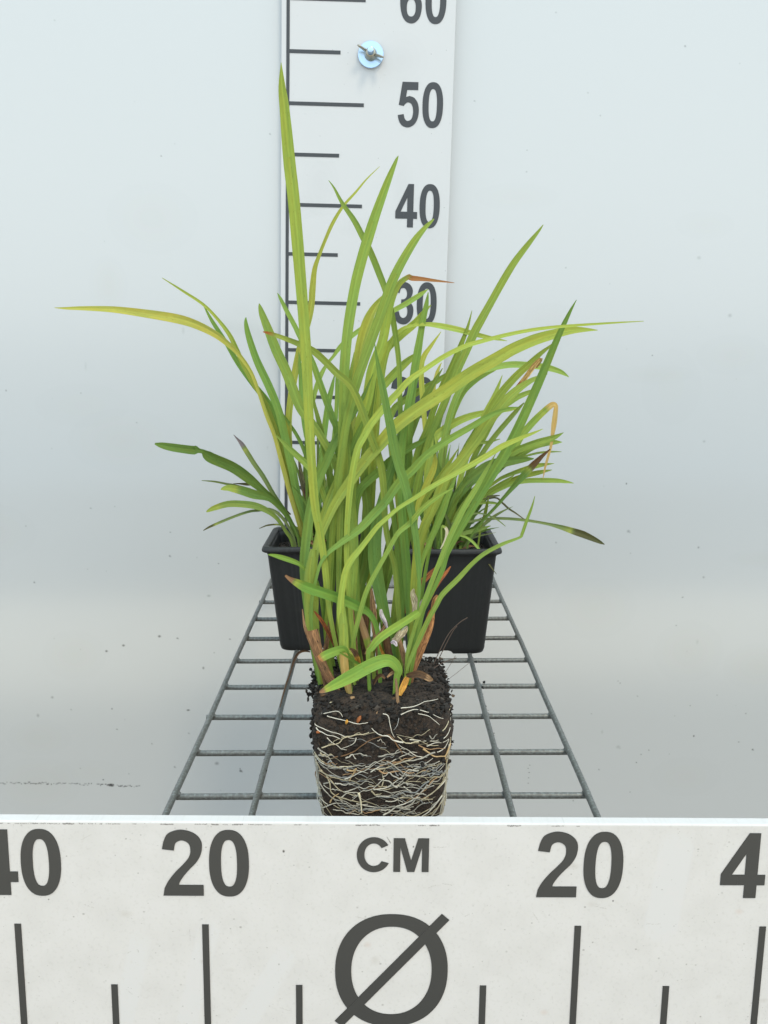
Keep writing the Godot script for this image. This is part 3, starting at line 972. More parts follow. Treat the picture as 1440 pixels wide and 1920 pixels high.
func build_height_ruler() -> void:
	var o := thing("height_ruler", Vector3(-0.1092, 0, 0), "tall white height ruler board with grey numerals 60 to 10 behind the plants", "ruler")
	o.rotation = Vector3(0, 0.0156, -0.0267)
	part("board", board(-0.0084, 0.0005, 0.1683, 0.78, 0.003, 0.0006), mats.ruler_white, o)
	var vz := 0.0001
	part("edge_line", cutout(rect(-0.0033, 0.0005, 0.0, 0.78), [], 0.0003), mats.vinyl, o).position.z = vz
	for k in range(1, 16):
		var y := k * 0.05
		part("tick_mark", cutout(rect(0.0, y - 0.0018, 0.0766 if k % 2 == 0 else 0.0519, y + 0.0018), [], 0.0003), mats.vinyl, o).position.z = vz
	for k in range(1, 8):
		var s := str(k * 10)
		for i in 2:
			letter(s[i], 0.1118 + i * 0.0253 + (0.0 if s[i] != "1" else 0.004), k * 0.1 + 0.002 - 0.0219, 0.0437, {"0": 0.0212, "1": 0.016, "4": 0.0232}.get(s[i], 0.0217) - (0.0 if s[i] != "4" else 0.0003), o, mats.vinyl, vz)
	# wing nut on its washer
	var w := thing("wing_nut", Vector3(-0.0118, 0.5457, 0.001), "zinc plated wing nut on a large round washer clamping the height ruler", "wing nut")
	var ring := []
	for q in [[0.003, 0.0], [0.0128, 0.0], [0.0131, 0.0004], [0.0131, 0.0012], [0.0128, 0.0016], [0.0034, 0.0016], [0.003, 0.0012]]:
		var row := PackedVector3Array()
		for i in 40: row.append(Vector3(cos(TAU * i / 40) * q[0], sin(TAU * i / 40) * q[0], q[1]))
		ring.append(row)
	part("washer", grid(ring, true, [], [], true), mats.zinc, w)
	ring = []
	for q in [[0.0001, 0.0], [0.0062, 0.0015], [0.0066, 0.0025], [0.0058, 0.006], [0.0049, 0.0095], [0.0042, 0.0102], [0.0032, 0.0102]]:
		var row := PackedVector3Array()
		for i in 28: row.append(Vector3(cos(TAU * i / 28) * q[0], sin(TAU * i / 28) * q[0], q[1]))
		ring.append(row)
	part("nut", grid(ring, true, [], [], false), mats.zinc_yellow, w)
	ring = []
	var z := 0.009
	while z < 0.0175:
		for q in [[0.0031, 0.0], [0.0027, 0.0004]]:
			var row := PackedVector3Array()
			for i in 20: row.append(Vector3(cos(TAU * i / 20) * q[0], sin(TAU * i / 20) * q[0], z + q[1]))
			ring.append(row)
		z += 0.0008
	for q in [[0.0030, 0.0177], [0.0026, 0.0181], [0.0, 0.0182]]:
		var row := PackedVector3Array()
		for i in 20: row.append(Vector3(cos(TAU * i / 20) * q[0], sin(TAU * i / 20) * q[0], q[1]))
		ring.append(row)
	part("bolt", grid(ring, true), mats.zinc, w)
	for s in [1.0, -1.0]:
		var rows := []
		for k in 9:
			var t := k / 8.0
			var reach := lerpf(0.0045, 0.0142, t)
			var hw := 0.0038 * sqrt(maxf(0.02, 1.0 - pow(absf(t * 1.5 - 0.45), 2.2)))
			var row := PackedVector3Array()
			for i in 12:
				var a := TAU * i / 12
				row.append(Vector3(s * reach, sin(a) * lerpf(0.0016, 0.0009, t), 0.0062 + 0.006 * t + cos(a) * hw))
			rows.append(row)
		var tip := PackedVector3Array()
		for i in 12: tip.append(Vector3(s * 0.0148, 0, 0.0125))
		rows.append(tip)
		var wing := part("wing", grid(rows, true), mats.zinc_yellow, w)
		wing.rotation.z = -0.42

func build_width_ruler() -> void:
	var o := thing("width_ruler", Vector3(0.0043, 0, 0.5676), "white width ruler board in front with grey CM, diameter sign and numerals", "ruler")
	o.rotation = Vector3(0, 0.0101, -0.0151)
	part("board", board(-1.0, -0.185, 1.0, 0.0104, 0.0068, 0.0011), mats.dusty_white, o)
	var vz := 0.0001
	for k in range(-8, 9):
		if k == 0: continue
		var x := k * 0.05
		part("tick_mark", cutout(rect(x - 0.00175, -0.175, x + 0.00175, -0.049 if k % 2 == 0 else -0.0852), [], 0.0003), mats.vinyl_worn, o).position.z = vz
	for s in [[-0.099, "2", "0"], [0.0995, "2", "0"], [-0.198, "4", "0"], [0.1988, "4", "0"]]:
		letter(s[1], s[0] - 0.0121 - (0.0107 if s[1] == "2" else 0.0118), -0.032, 0.0376, 0.0214 if s[1] == "2" else 0.0238, o, mats.vinyl_worn, vz)
		letter(s[2], s[0] + 0.0123 - 0.0105, -0.032, 0.0376, 0.021, o, mats.vinyl_worn, vz)
	letter("C", -0.0192, -0.0176, 0.0196, 0.0172, o, mats.vinyl_worn, vz, "letter")
	letter("M", 0.0002, -0.0176, 0.0193, 0.0187, o, mats.vinyl_worn, vz, "letter")
	# diameter sign: a ring cut by a slanting bar
	var ring := part("diameter_sign", cutout(oval(0.0, -0.0764, 0.0305, 0.0339, 2.2, 90), [oval(0.0, -0.0764, 0.0218, 0.0266, 2.15, 90)], 0.0003), mats.vinyl_worn, o)
	ring.position.z = vz
	var a := Vector2(0.0286, -0.0440)
	var b := Vector2(-0.0286, -0.1088)
	var d := (b - a).normalized().orthogonal() * 0.0027
	part("diameter_bar", cutout(PackedVector2Array([a + d, b + d, b - d, a - d]), [], 0.0004), mats.vinyl_worn, o).position.z = vz
	# posts that carry the board, far out to the sides
	for s in [-0.97, 0.97]:
		var bm := BoxMesh.new()
		bm.size = Vector3(0.04, 0.8, 0.02)
		part("post", bm, mats.steel, o).position = Vector3(s, -0.4, -0.0175)

func build_shelf() -> void:
	var o := thing("wire_shelf", Vector3.ZERO, "galvanised wire grid shelf carrying the pots and the root ball", "shelf")
	var at := func(x: float, z: float, lift := 0.0) -> Vector3: return Vector3(x, -0.0078 - 0.0087 * z + lift, z)
	var r := 0.002
	for s in [-0.1273, -0.0773, 0.0742, 0.1229]:
		var path := []
		var rad := []
		for k in 40:
			var z := lerpf(-0.012, 0.556, k / 39.0)
			path.append(at.call(s + 0.0008 * bumps.get_noise_2d(z * 300.0, s * 900.0), z, 0.0012))
			rad.append(r * (1.0 + 0.04 * bumps.get_noise_2d(z * 900.0, s * 700.0)))
		var rod := part("long_rod", tube(path, rad, 14), mats.galvanised, o)
		# weld beads where the rods cross
		var where := []
		var tints := []
		for i in 9:
			var sp := SphereMesh.new()
			sp.radius = 0.0029
			sp.height = 0.0042
			sp.radial_segments = 12
			sp.rings = 6
			part("weld", sp, mats.galvanised, rod).position = at.call(s, 0.015 + i * 0.0595, -0.0004)
	for i in 10:
		var z := 0.015 + i * 0.0595
		if i == 9: z = 0.547
		var path := []
		var rad := []
		for k in 24:
			var x := lerpf(-0.1273 - [0.0015, 0.004, 0.001, 0.0012, 0.001, 0.0016, 0.004, 0.001, 0.001, 0.001][i], 0.1235 + [0.001, 0.001, 0.001, 0.001, 0.001, 0.002, 0.001, 0.001, 0.001, 0.001][i], k / 23.0)
			path.append(at.call(x, z + 0.0008 * bumps.get_noise_2d(x * 300.0, i * 90.0), -0.002))
			rad.append(r * (1.0 + 0.04 * bumps.get_noise_2d(x * 900.0, i * 70.0)))
		part("cross_bar", tube(path, rad, 14), mats.galvanised, o)
	# soil spilled on the rods
	var where := []
	var tints := []
	rng.seed = 5
	for q in [[-0.0773, 0.26, 0.5, 26, 0.002], [0.0742, 0.26, 0.42, 30, 0.0022], [0.1229, 0.465, 0.47, 4, 0.001], [0.1229, 0.3, 0.5, 6, 0.002]]:
		for i in q[3]:
			where.append(turned(at.call(q[0] + rng.randf_range(-1, 1) * q[4], rng.randf_range(q[1], q[2]), 0.0034 - 0.0012), rng.randf_range(0.0004, 0.0013)))
			tints.append(soil_tint())
	for i in 150:
		var g := Vector2(rng.randfn(), rng.randfn())
		where.append(turned(at.call(-0.0655 + g.x * 0.0045, 0.546 + g.y * 0.002, 0.0015 + maxf(0.0, 0.012 - g.x * g.x * 0.0045) * rng.randf()), rng.randf_range(0.0006, 0.0017)))
		tints.append(soil_tint())
	for q in [[0.0767, 0.272], [0.0787, 0.318], [0.0765, 0.33]]:
		where.append(turned(at.call(q[0], q[1], 0.0038), 0.0026))
		tints.append(Color(0.01, 0.01, 0.01))
	scatter("soil_spill", lump(91, 0.7), where, self, tints)
	var so := get_child(get_child_count() - 1)
	tag(so, "dark soil crumbs spilled on the wire shelf rods and behind the width ruler", "soil")

func build_plants() -> void:
	left = pot(Vector3(-0.058, -0.0078, 0.205), "strap leaved plant in the left black pot, one yellow leaf arching far out", 3)
	right = pot(Vector3(0.053, -0.0079, 0.2145), "strap leaved plant in the right black pot, one leaf tip dangling straw coloured", 8)
	front = thing("bare_root_plant", Vector3(BALL_X, BALL_FOOT, BALL_Z), "tall strap leaved plant without pot, its root ball bare on the wire shelf", "plant")
	root_ball()
	make_roots()
	rng.seed = 99
	add_leaves()
	# a crowd of short dark blades in the heart of the right pot, fewer in the left
	rng.seed = 123
	for i in 84:
		var on_right := i % 5 < 3
		var o := right if on_right else left
		var b := o.position + Vector3(rng.randf_range(-0.012, 0.012) + (0.002 if on_right else 0.0), 0.08, rng.randf_range(-0.014, 0.012))
		var lean := rng.randf_range(-0.35, 1.1) if on_right else rng.randf_range(-0.75, 0.55)
		var high := (rng.randf_range(0.03, 0.075) if i % 2 else rng.randf_range(0.07, 0.125)) * (1.0 - 0.4 * absf(lean))
		var out := Vector3(lean * rng.randf_range(0.02, 0.055), 0, rng.randf_range(-0.02, 0.025))
		var n := []
		var w := rng.randf_range(0.0014, 0.0042)
		for k in 6:
			var t := k / 5.0
			var q := b + out * pow(t, 1.2) + Vector3(0, high * (t * 1.5 - 0.5 * t * t), 0)
			n.append_array([q.x * 1e4, q.y * 1e4, q.z * 1e4, w * 1e4 * [0.7, 0.95, 1.0, 0.9, 0.6, 0.05][k]])
		leaf(o, "leaf", ["dkg", "olv", "ol3", "dk2", "grey", "dkg", "ol1", "dkg"][rng.randi() % 8], "", 0.0, rng.randf_range(-30, 30), 0.2, n)
	rng.seed = 321
	for i in 22:
		var o := right if i % 3 else left
		var b := o.position + Vector3(rng.randf_range(-0.014, 0.016), 0.083, rng.randf_range(-0.004, 0.018))
		var d := Vector3(rng.randf_range(-1, 1), 0, rng.randf_range(-0.4, 1)).normalized() * rng.randf_range(0.006, 0.02)
		var n := []
		var w := rng.randf_range(0.001, 0.0034)
		var high := rng.randf_range(0.004, 0.022)
		for k in 5:
			var t := k / 4.0
			var q := b + d * t + Vector3(0, high * (t * 1.7 - 1.1 * t * t), 0)
			n.append_array([q.x * 1e4, q.y * 1e4, q.z * 1e4, w * 1e4 * [0.8, 1.0, 1.0, 0.7, 0.1][k]])
		leaf(o, "dry_leaf", ["umber", "brown", "tanb", "blk", "umber"][rng.randi() % 5], "", 0.0, rng.randf_range(-40, 40), 0.3, n)
	# thin dead flower stalks beside the ball
	for p in [[Vector3(0.0285, 0.054, 0.463), Vector3(0.034, 0.064, 0.455), Vector3(0.041, 0.075, 0.448), Vector3(0.048, 0.081, 0.444), Vector3(0.0535, 0.084, 0.442)], [Vector3(0.0305, 0.054, 0.46), Vector3(0.037, 0.065, 0.452), Vector3(0.0435, 0.076, 0.447), Vector3(0.0465, 0.0795, 0.446)], [Vector3(0.028, 0.058, 0.47), Vector3(0.036, 0.0605, 0.462), Vector3(0.0455, 0.0615, 0.455)]]:
		var s := spline(p, 4)
		var rad := []
		for i in s.size(): rad.append(0.0003)
		if not mats.has("stalk"): mat("stalk", Color(0.09, 0.06, 0.045), 0.9)
		part("dry_stalk", tube(s, rad, 5), mats.stalk, front).position = -front.position
	for p in [[Vector3(0.039, 0.049, 0.462), Vector3(0.046, 0.0515, 0.455), Vector3(0.055, 0.057, 0.45)], [Vector3(0.038, 0.052, 0.458), Vector3(0.042, 0.056, 0.452), Vector3(0.0455, 0.0605, 0.448)], [Vector3(0.0335, 0.0, 0.5125), Vector3(0.0385, 0.038, 0.511), Vector3(0.0412, 0.034, 0.5105)]]:
		if p[0].y < 0.01: continue
		var s := spline(p, 5)
		var rad := []
		for i in s.size(): rad.append(0.00016)
		part("root_hair", tube(s, rad, 4), mats.stalk, ball)
	# a dead blade lying over the wire
	var holder := thing("dead_leaf", Vector3(-0.075, -0.006, 0.26), "withered brown blade lying across the left inner rod beside the left pot", "dead leaf")
	leaf(holder, "blade", "umber", "", 0.0, 20.0, 0.3, [-640, -40, 2520, 12, -690, -38, 2500, 22, -735, -36, 2560, 24, -760, -46, 2720, 20, -766, -60, 2950, 14, -774, -60, 3300, 12, -772, -60, 3700, 6])

func add_leaves() -> void:
	leaf(front, "leaf", "yg1", "", 0, 8, .16, [-217, 515, 4870, 19, -244, 607, 4870, 22, -292, 826, 4873, 24, -327, 1041, 4877, 30, -348, 1302, 4884, 41, -372, 1495, 4890, 46, -402, 1701, 4897, 51, -421, 2117, 4913, 54, -432, 2564, 4933, 61, -473, 3270, 4971, 65, -495, 3519, 4986, 65, -514, 3792, 5004, 52, -524, 3901, 5012, 36, -525, 4015, 5020, 3])
	leaf(front, "leaf", "g1", "", 0, -12, .2, [-234, 524, 4740, 30, -272, 865, 4737, 31, -275, 1199, 4732, 32, -266, 1461, 4727, 38, -256, 1782, 4719, 47, -244, 2004, 4714, 55, -232, 2285, 4706, 59, -227, 2439, 4702, 59, -206, 2652, 4695, 59, -164, 2893, 4688, 58, -117, 3072, 4681, 58, -79, 3190, 4677, 58, -39, 3307, 4673, 52, 22, 3467, 4666, 38, 73, 3588, 4661, 18, 88, 3620, 4660, 3])
	leaf(front, "leaf", "yg2", "", 0, 10, .15, [-198, 515, 4970, 32, -223, 711, 4970, 38, -250, 975, 4982, 40, -255, 1074, 4989, 39, -228, 1269, 5004, 37, -193, 1358, 5013, 37, -146, 1419, 5020, 33, -100, 1480, 5028, 30, -39, 1562, 5039, 27, 21, 1618, 5049, 24, 84, 1675, 5059, 22, 179, 1737, 5073, 24, 287, 1812, 5090, 27, 432, 1895, 5113, 29, 574, 1983, 5138, 32, 647, 2031, 5152, 32, 736, 2073, 5168, 23, 806, 2103, 5181, 14, 855, 2126, 5190, 3])
	leaf(front, "leaf", "g2", "", 0, 15, .2, [-172, 515, 4900, 19, -194, 719, 4900, 22, -183, 853, 4907, 25, -140, 1035, 4925, 28, -95, 1182, 4943, 28, -10, 1350, 4970, 25, 36, 1439, 4985, 26, 81, 1520, 5001, 27, 145, 1578, 5016, 30, 219, 1668, 5038, 27, 298, 1735, 5058, 24, 385, 1789, 5080, 4])
	leaf(front, "leaf", "dk1", "", 0, -20, .25, [140, 515, 4920, 8, 161, 691, 4920, 9, 197, 1060, 4947, 12, 204, 1192, 4962, 20, 192, 1388, 4987, 34, 178, 1517, 5005, 38, 156, 1644, 5025, 45, 111, 1831, 5057, 52, 90, 1893, 5069, 53, 60, 2015, 5092, 53, 37, 2134, 5117, 49, 19, 2222, 5135, 43, -9, 2367, 5168, 37, -31, 2481, 5194, 20, -47, 2586, 5220, 3])
	leaf(front, "leaf", "yg3", "", 0, 18, .18, [-387, 515, 4780, 33, -438, 880, 4780, 39, -443, 1146, 4782, 38, -414, 1343, 4784, 44, -364, 1489, 4786, 47, -289, 1650, 4789, 53, -203, 1777, 4791, 63, -114, 1900, 4794, 68, -11, 2018, 4797, 74, 73, 2111, 4799, 77, 196, 2203, 4802, 77, 348, 2304, 4806, 77, 500, 2409, 4810, 76, 671, 2508, 4815, 70, 740, 2547, 4817, 67, 850, 2594, 4820, 64, 946, 2623, 4823, 57, 1050, 2647, 4826, 45, 1134, 2652, 4828, 27, 1212, 2649, 4830, 3])
	leaf(front, "leaf", "yg2", "", 0, 10, .18, [-161, 515, 4820, 22, -180, 724, 4820, 26, -220, 1330, 4869, 31, -198, 1719, 4920, 37, -155, 1970, 4960, 39, -109, 2071, 4979, 42, -67, 2144, 4994, 43, 11, 2240, 5017, 43, 82, 2317, 5037, 38, 140, 2382, 5055, 35, 234, 2448, 5079, 30, 328, 2511, 5103, 29, 423, 2559, 5128, 27, 498, 2584, 5146, 26, 686, 2631, 5193, 22, 871, 2660, 5242, 18, 1144, 2679, 5318, 11, 1321, 2688, 5370, 3])
	leaf(front, "leaf", "dk2", "", 0, -15, .22, [134, 515, 4920, 16, 155, 641, 4920, 19, 217, 991, 4933, 22, 247, 1083, 4938, 23, 293, 1184, 4944, 25, 338, 1294, 4952, 29, 362, 1391, 4959, 34, 421, 1509, 4969, 40, 486, 1625, 4979, 42, 544, 1734, 4990, 48, 621, 1873, 5004, 57, 686, 1989, 5017, 60, 749, 2124, 5032, 56, 845, 2359, 5060, 50, 931, 2588, 5089, 37, 989, 2728, 5109, 20, 1027, 2805, 5120, 3])
	leaf(front, "leaf", "g1", "", 0, 20, .1, [112, 515, 4930, 16, 129, 695, 4930, 19, 142, 809, 4935, 22, 206, 1029, 4953, 23, 252, 1162, 4967, 25, 302, 1302, 4984, 26, 320, 1348, 4990, 28, 378, 1509, 5013, 30, 450, 1667, 5039, 30, 506, 1770, 5058, 30, 562, 1878, 5078, 21, 616, 1984, 5100, 3])
	leaf(front, "leaf", "g1", "", 0, 10, .25, [120, 515, 4950, 16, 138, 702, 4950, 19, 207, 879, 4959, 28, 256, 995, 4968, 28, 301, 1084, 4976, 28, 337, 1153, 4984, 29, 428, 1252, 4998, 28, 499, 1336, 5011, 24, 570, 1401, 5022, 23, 670, 1460, 5038, 20, 763, 1500, 5052, 14, 777, 1522, 5056, 18, 798, 1595, 5067, 18, 824, 1679, 5080, 12, 838, 1744, 5090, 3])
	leaf(front, "leaf", "ol1", "", 0, 14, .2, [68, 515, 4680, 22, 79, 639, 4680, 26, 103, 1048, 4673, 36, 145, 1445, 4660, 39, 193, 1706, 4651, 39, 228, 1857, 4644, 38, 279, 2035, 4636, 38, 358, 2224, 4627, 41, 436, 2418, 4616, 47, 485, 2527, 4610, 49, 538, 2644, 4603, 50, 575, 2712, 4599, 49, 640, 2828, 4591, 45, 704, 2941, 4584, 44, 768, 3044, 4577, 40, 845, 3144, 4569, 31, 906, 3219, 4563, 16, 933, 3256, 4560, 3])
	leaf(front, "leaf", "ol1", "", 0, -14, .2, [54, 515, 4640, 23, 63, 660, 4640, 27, 81, 1103, 4626, 36, 130, 1566, 4601, 39, 202, 1923, 4576, 36, 260, 2067, 4564, 35, 343, 2296, 4545, 39, 403, 2422, 4533, 38, 473, 2589, 4517, 29, 505, 2674, 4509, 18, 530, 2770, 4500, 3])
	leaf(front, "leaf", "ol1", "", 0, 14, .2, [-313, 515, 4760, 25, -353, 805, 4760, 29, -329, 1140, 4758, 32, -302, 1531, 4754, 38, -260, 1850, 4749, 44, -216, 2132, 4745, 50, -155, 2360, 4741, 56, -114, 2479, 4739, 57, -73, 2591, 4736, 58, -33, 2696, 4734, 58, 10, 2813, 4732, 58, 50, 2923, 4729, 56, 105, 3032, 4727, 53, 178, 3149, 4724, 45, 235, 3219, 4722, 30, 271, 3254, 4721, 18, 289, 3271, 4720, 5])
	leaf(front, "leaf", "yg2", "tan", .11, -10, .15, [-194, 515, 4680, 28, -218, 675, 4680, 33, -214, 1116, 4671, 39, -193, 1674, 4651, 48, -171, 1899, 4640, 54, -145, 2090, 4631, 60, -99, 2248, 4623, 63, -70, 2404, 4614, 63, -41, 2492, 4609, 63, -9, 2575, 4604, 57, 17, 2693, 4597, 53, 45, 2821, 4589, 44, 92, 2919, 4582, 34, 149, 2962, 4577, 28, 161, 2956, 4577, 31, 183, 2953, 4575, 30, 224, 2950, 4573, 25, 302, 2941, 4568, 16, 419, 2928, 4560, 3])
	leaf(front, "leaf", "yel", "", 0, 25, .3, [-240, 515, 4580, 23, -271, 746, 4580, 27, -247, 1426, 4562, 33, -210, 1920, 4540, 46, -178, 2274, 4522, 48, -164, 2401, 4514, 51, -141, 2560, 4505, 61, -98, 2701, 4496, 64, -50, 2795, 4489, 45, 11, 2863, 4483, 19, 53, 2888, 4480, 3])
	leaf(front, "leaf", "g1", "", 0, 12, .2, [68, 515, 4640, 20, 80, 695, 4640, 23, 97, 1272, 4627, 29, 107, 1764, 4608, 29, 104, 2064, 4594, 29, 98, 2251, 4584, 29, 92, 2459, 4573, 30, 70, 2640, 4563, 33, 42, 2789, 4554, 35, 11, 2894, 4547, 35, -23, 2983, 4541, 38, -73, 3105, 4532, 36, -119, 3194, 4526, 34, -169, 3288, 4519, 31, -237, 3385, 4511, 22, -283, 3470, 4504, 12, -316, 3515, 4500, 3])
	leaf(front, "leaf", "ol2", "rust", .03, 18, .2, [86, 515, 4780, 22, 101, 675, 4780, 26, 69, 1211, 4785, 32, 37, 1365, 4787, 32, 9, 1521, 4789, 35, -6, 1793, 4794, 41, -33, 1934, 4797, 43, -73, 2044, 4799, 43, -112, 2167, 4802, 43, -157, 2284, 4804, 43, -196, 2351, 4806, 44, -266, 2412, 4808, 43, -331, 2478, 4810, 41, -400, 2539, 4812, 39, -481, 2578, 4815, 32, -556, 2608, 4817, 27, -616, 2629, 4818, 24, -655, 2641, 4819, 15, -682, 2647, 4820, 5])
	leaf(front, "leaf", "g3", "", 0, 10, .2, [84, 515, 4600, 26, 97, 646, 4600, 30, 121, 1160, 4588, 40, 137, 1659, 4568, 46, 150, 1985, 4553, 49, 163, 2219, 4540, 52, 186, 2410, 4529, 50, 205, 2527, 4522, 48, 221, 2621, 4517, 40, 237, 2715, 4511, 37, 256, 2799, 4505, 29, 268, 2877, 4500, 5])
	leaf(front, "leaf", "yg2", "", 0, -18, .2, [-123, 515, 4580, 26, -137, 675, 4580, 30, -133, 1257, 4563, 36, -97, 1755, 4539, 43, -63, 2080, 4519, 45, -36, 2337, 4503, 48, 10, 2527, 4489, 48, 91, 2615, 4480, 48, 187, 2694, 4471, 42, 238, 2754, 4465, 29, 270, 2788, 4462, 13, 287, 2804, 4460, 5])
	leaf(front, "leaf", "yg1", "", 0, 20, .2, [-94, 515, 4560, 26, -104, 668, 4560, 30, -91, 1255, 4553, 33, -65, 1755, 4544, 36, -40, 2114, 4535, 36, -7, 2401, 4528, 35, 29, 2553, 4524, 35, 84, 2637, 4521, 29, 131, 2672, 4519, 22, 186, 2684, 4517, 19, 265, 2690, 4515, 29, 345, 2680, 4513, 38, 451, 2658, 4509, 38, 557, 2629, 4506, 32, 670, 2604, 4502, 19, 744, 2591, 4500, 3])
	leaf(front, "leaf", "lime", "brn", .06, 0, .15, [61, 515, 5000, 32, 71, 648, 5000, 37, 81, 696, 5006, 47, 62, 739, 5015, 59, 28, 766, 5026, 68, -19, 768, 5041, 74, -86, 749, 5067, 77, -187, 709, 5116, 76, -261, 683, 5156, 64, -320, 664, 5191, 42, -352, 653, 5211, 24, -367, 651, 5220, 9])
	leaf(front, "leaf", "lime", "tan", .05, 0, .15, [-191, 515, 5000, 16, -215, 754, 5000, 19, -220, 812, 5017, 31, -241, 837, 5032, 46, -288, 835, 5064, 52, -332, 829, 5101, 52, -361, 820, 5130, 46, -369, 817, 5140, 39])
	leaf(front, "leaf", "lime", "", 0, 20, .2, [-88, 515, 4980, 13, -97, 688, 4980, 16, -144, 729, 4994, 19, -204, 783, 5025, 15, -234, 809, 5044, 12, -258, 830, 5060, 9])
	leaf(front, "leaf", "yel", "", 0, 30, .2, [-226, 515, 4940, 11, -254, 792, 4940, 13, -216, 804, 4944, 22, -176, 783, 4953, 28, -157, 741, 4964, 28, -160, 688, 4980, 25])
	leaf(front, "leaf", "dk3", "brn", .07, 5, .22, [-27, 515, 4840, 22, -29, 781, 4840, 26, -41, 884, 4850, 29, -59, 953, 4860, 32, -97, 1013, 4873, 41, -153, 1050, 4887, 57, -233, 1096, 4908, 63, -328, 1139, 4936, 62, -443, 1191, 4972, 62, -505, 1229, 4995, 43, -542, 1255, 5010, 24, -565, 1277, 5020, 12])
	leaf(front, "leaf", "lime", "", 0, 0, .2, [-345, 515, 4720, 14, -390, 1096, 4720, 16, -457, 1218, 4741, 22, -500, 1272, 4756, 22, -540, 1298, 4769, 29, -613, 1330, 4793, 29, -664, 1348, 4811, 16, -688, 1353, 4820, 3])
	leaf(front, "leaf", "lime", "", 0, 0, .12, [-87, 515, 4960, 21, -97, 772, 4960, 25, -75, 823, 4966, 38, -31, 883, 4979, 44, 47, 949, 5002, 46, 124, 1008, 5030, 43, 169, 1045, 5048, 43, 196, 1068, 5060, 40])
	leaf(front, "leaf", "g3", "", 0, 12, .2, [-385, 515, 4880, 16, -435, 977, 4880, 19, -392, 1255, 4885, 19, -340, 1364, 4889, 22, -249, 1441, 4893, 34, -146, 1518, 4898, 46, -62, 1607, 4903, 49, 16, 1692, 4908, 49, 86, 1795, 4914, 49, 168, 1872, 4919, 46, 244, 1955, 4925, 42, 370, 2044, 4934, 39, 492, 2116, 4942, 36, 592, 2177, 4949, 30, 674, 2210, 4955, 24, 757, 2228, 4960, 3])
	leaf(front, "leaf", "dk1", "", 0, -12, .2, [59, 515, 4700, 28, 69, 595, 4700, 33, 46, 732, 4699, 43, 14, 885, 4696, 59, -21, 1054, 4692, 72, -53, 1253, 4687, 81, -55, 1418, 4682, 77, -26, 1580, 4676, 64, 26, 1774, 4669, 51, 81, 1965, 4661, 45, 129, 2155, 4653, 38, 176, 2311, 4646, 28, 223, 2435, 4640, 3])
	leaf(front, "leaf", "dk2", "", 0, 10, .2, [133, 515, 4760, 14, 153, 685, 4760, 16, 146, 937, 4756, 29, 140, 1136, 4752, 48, 133, 1267, 4748, 54, 117, 1462, 4742, 51, 102, 1687, 4734, 47, 102, 1909, 4726, 44, 127, 2128, 4716, 41, 165, 2345, 4706, 31, 189, 2468, 4700, 3])
	leaf(front, "leaf", "g3", "", 0, 10, .2, [79, 515, 4700, 11, 92, 664, 4700, 13, 99, 851, 4697, 26, 109, 1086, 4689, 33, 90, 1252, 4682, 32, 70, 1448, 4673, 32, 48, 1611, 4665, 29, 17, 1772, 4656, 26, -15, 1900, 4648, 19, -46, 2027, 4640, 6])
	leaf(front, "leaf", "ol2", "", 0, -10, .2, [53, 515, 4660, 17, 63, 632, 4660, 20, 54, 886, 4654, 30, 70, 1034, 4648, 36, 90, 1201, 4641, 36, 104, 1406, 4630, 33, 88, 1570, 4621, 26, 65, 1765, 4609, 16, 49, 1894, 4600, 3])
	leaf(front, "leaf", "dk1", "", 0, 14, .2, [-409, 515, 4680, 33, -462, 865, 4680, 39, -484, 1085, 4678, 46, -488, 1252, 4675, 55, -472, 1417, 4672, 58, -443, 1597, 4667, 58, -399, 1758, 4663, 54, -343, 1886, 4659, 51, -294, 1998, 4656, 48, -236, 2093, 4652, 41, -188, 2155, 4650, 35, -124, 2265, 4645, 25, -60, 2405, 4640, 3])
	leaf(front, "leaf", "g3", "", 0, -14, .2, [-239, 515, 4620, 20, -269, 759, 4620, 23, -274, 1267, 4601, 33, -272, 1760, 4569, 39, -283, 2051, 4546, 42, -311, 2137, 4538, 42, -352, 2252, 4527, 40, -390, 2361, 4517, 39, -424, 2459, 4507, 35, -471, 2561, 4496, 32, -509, 2633, 4488, 30, -531, 2681, 4483, 30, -581, 2775, 4472, 27, -616, 2844, 4464, 19, -635, 2879, 4460, 3])
	leaf(front, "leaf", "g1", "", 0, 14, .2, [-208, 515, 4660, 22, -234, 737, 4660, 26, -230, 1275, 4636, 36, -249, 1667, 4608, 42, -296, 1868, 4590, 42, -353, 1983, 4579, 45, -417, 2085, 4567, 48, -474, 2156, 4558, 55, -506, 2207, 4552, 58, -543, 2302, 4542, 61, -590, 2426, 4528, 61, -643, 2539, 4514, 59, -684, 2646, 4501, 54, -721, 2741, 4489, 42, -736, 2788, 4483, 26, -743, 2816, 4480, 5])
	leaf(front, "leaf", "g1", "", 0, 12, .2, [-296, 515, 4640, 17, -334, 766, 4640, 20, -325, 1441, 4633, 26, -386, 1737, 4628, 35, -464, 1860, 4625, 39, -512, 1908, 4624, 38, -575, 1969, 4622, 32, -619, 2014, 4621, 16, -647, 2040, 4620, 3])
	leaf(front, "leaf", "g3", "", 0, -14, .2, [-144, 515, 4680, 22, -161, 778, 4680, 26, -171, 1182, 4668, 39, -181, 1511, 4651, 45, -154, 1689, 4640, 48, -96, 1763, 4634, 51, -31, 1817, 4629, 51, 49, 1890, 4621, 48, 146, 1953, 4613, 38, 226, 1997, 4606, 26, 290, 2038, 4600, 3])
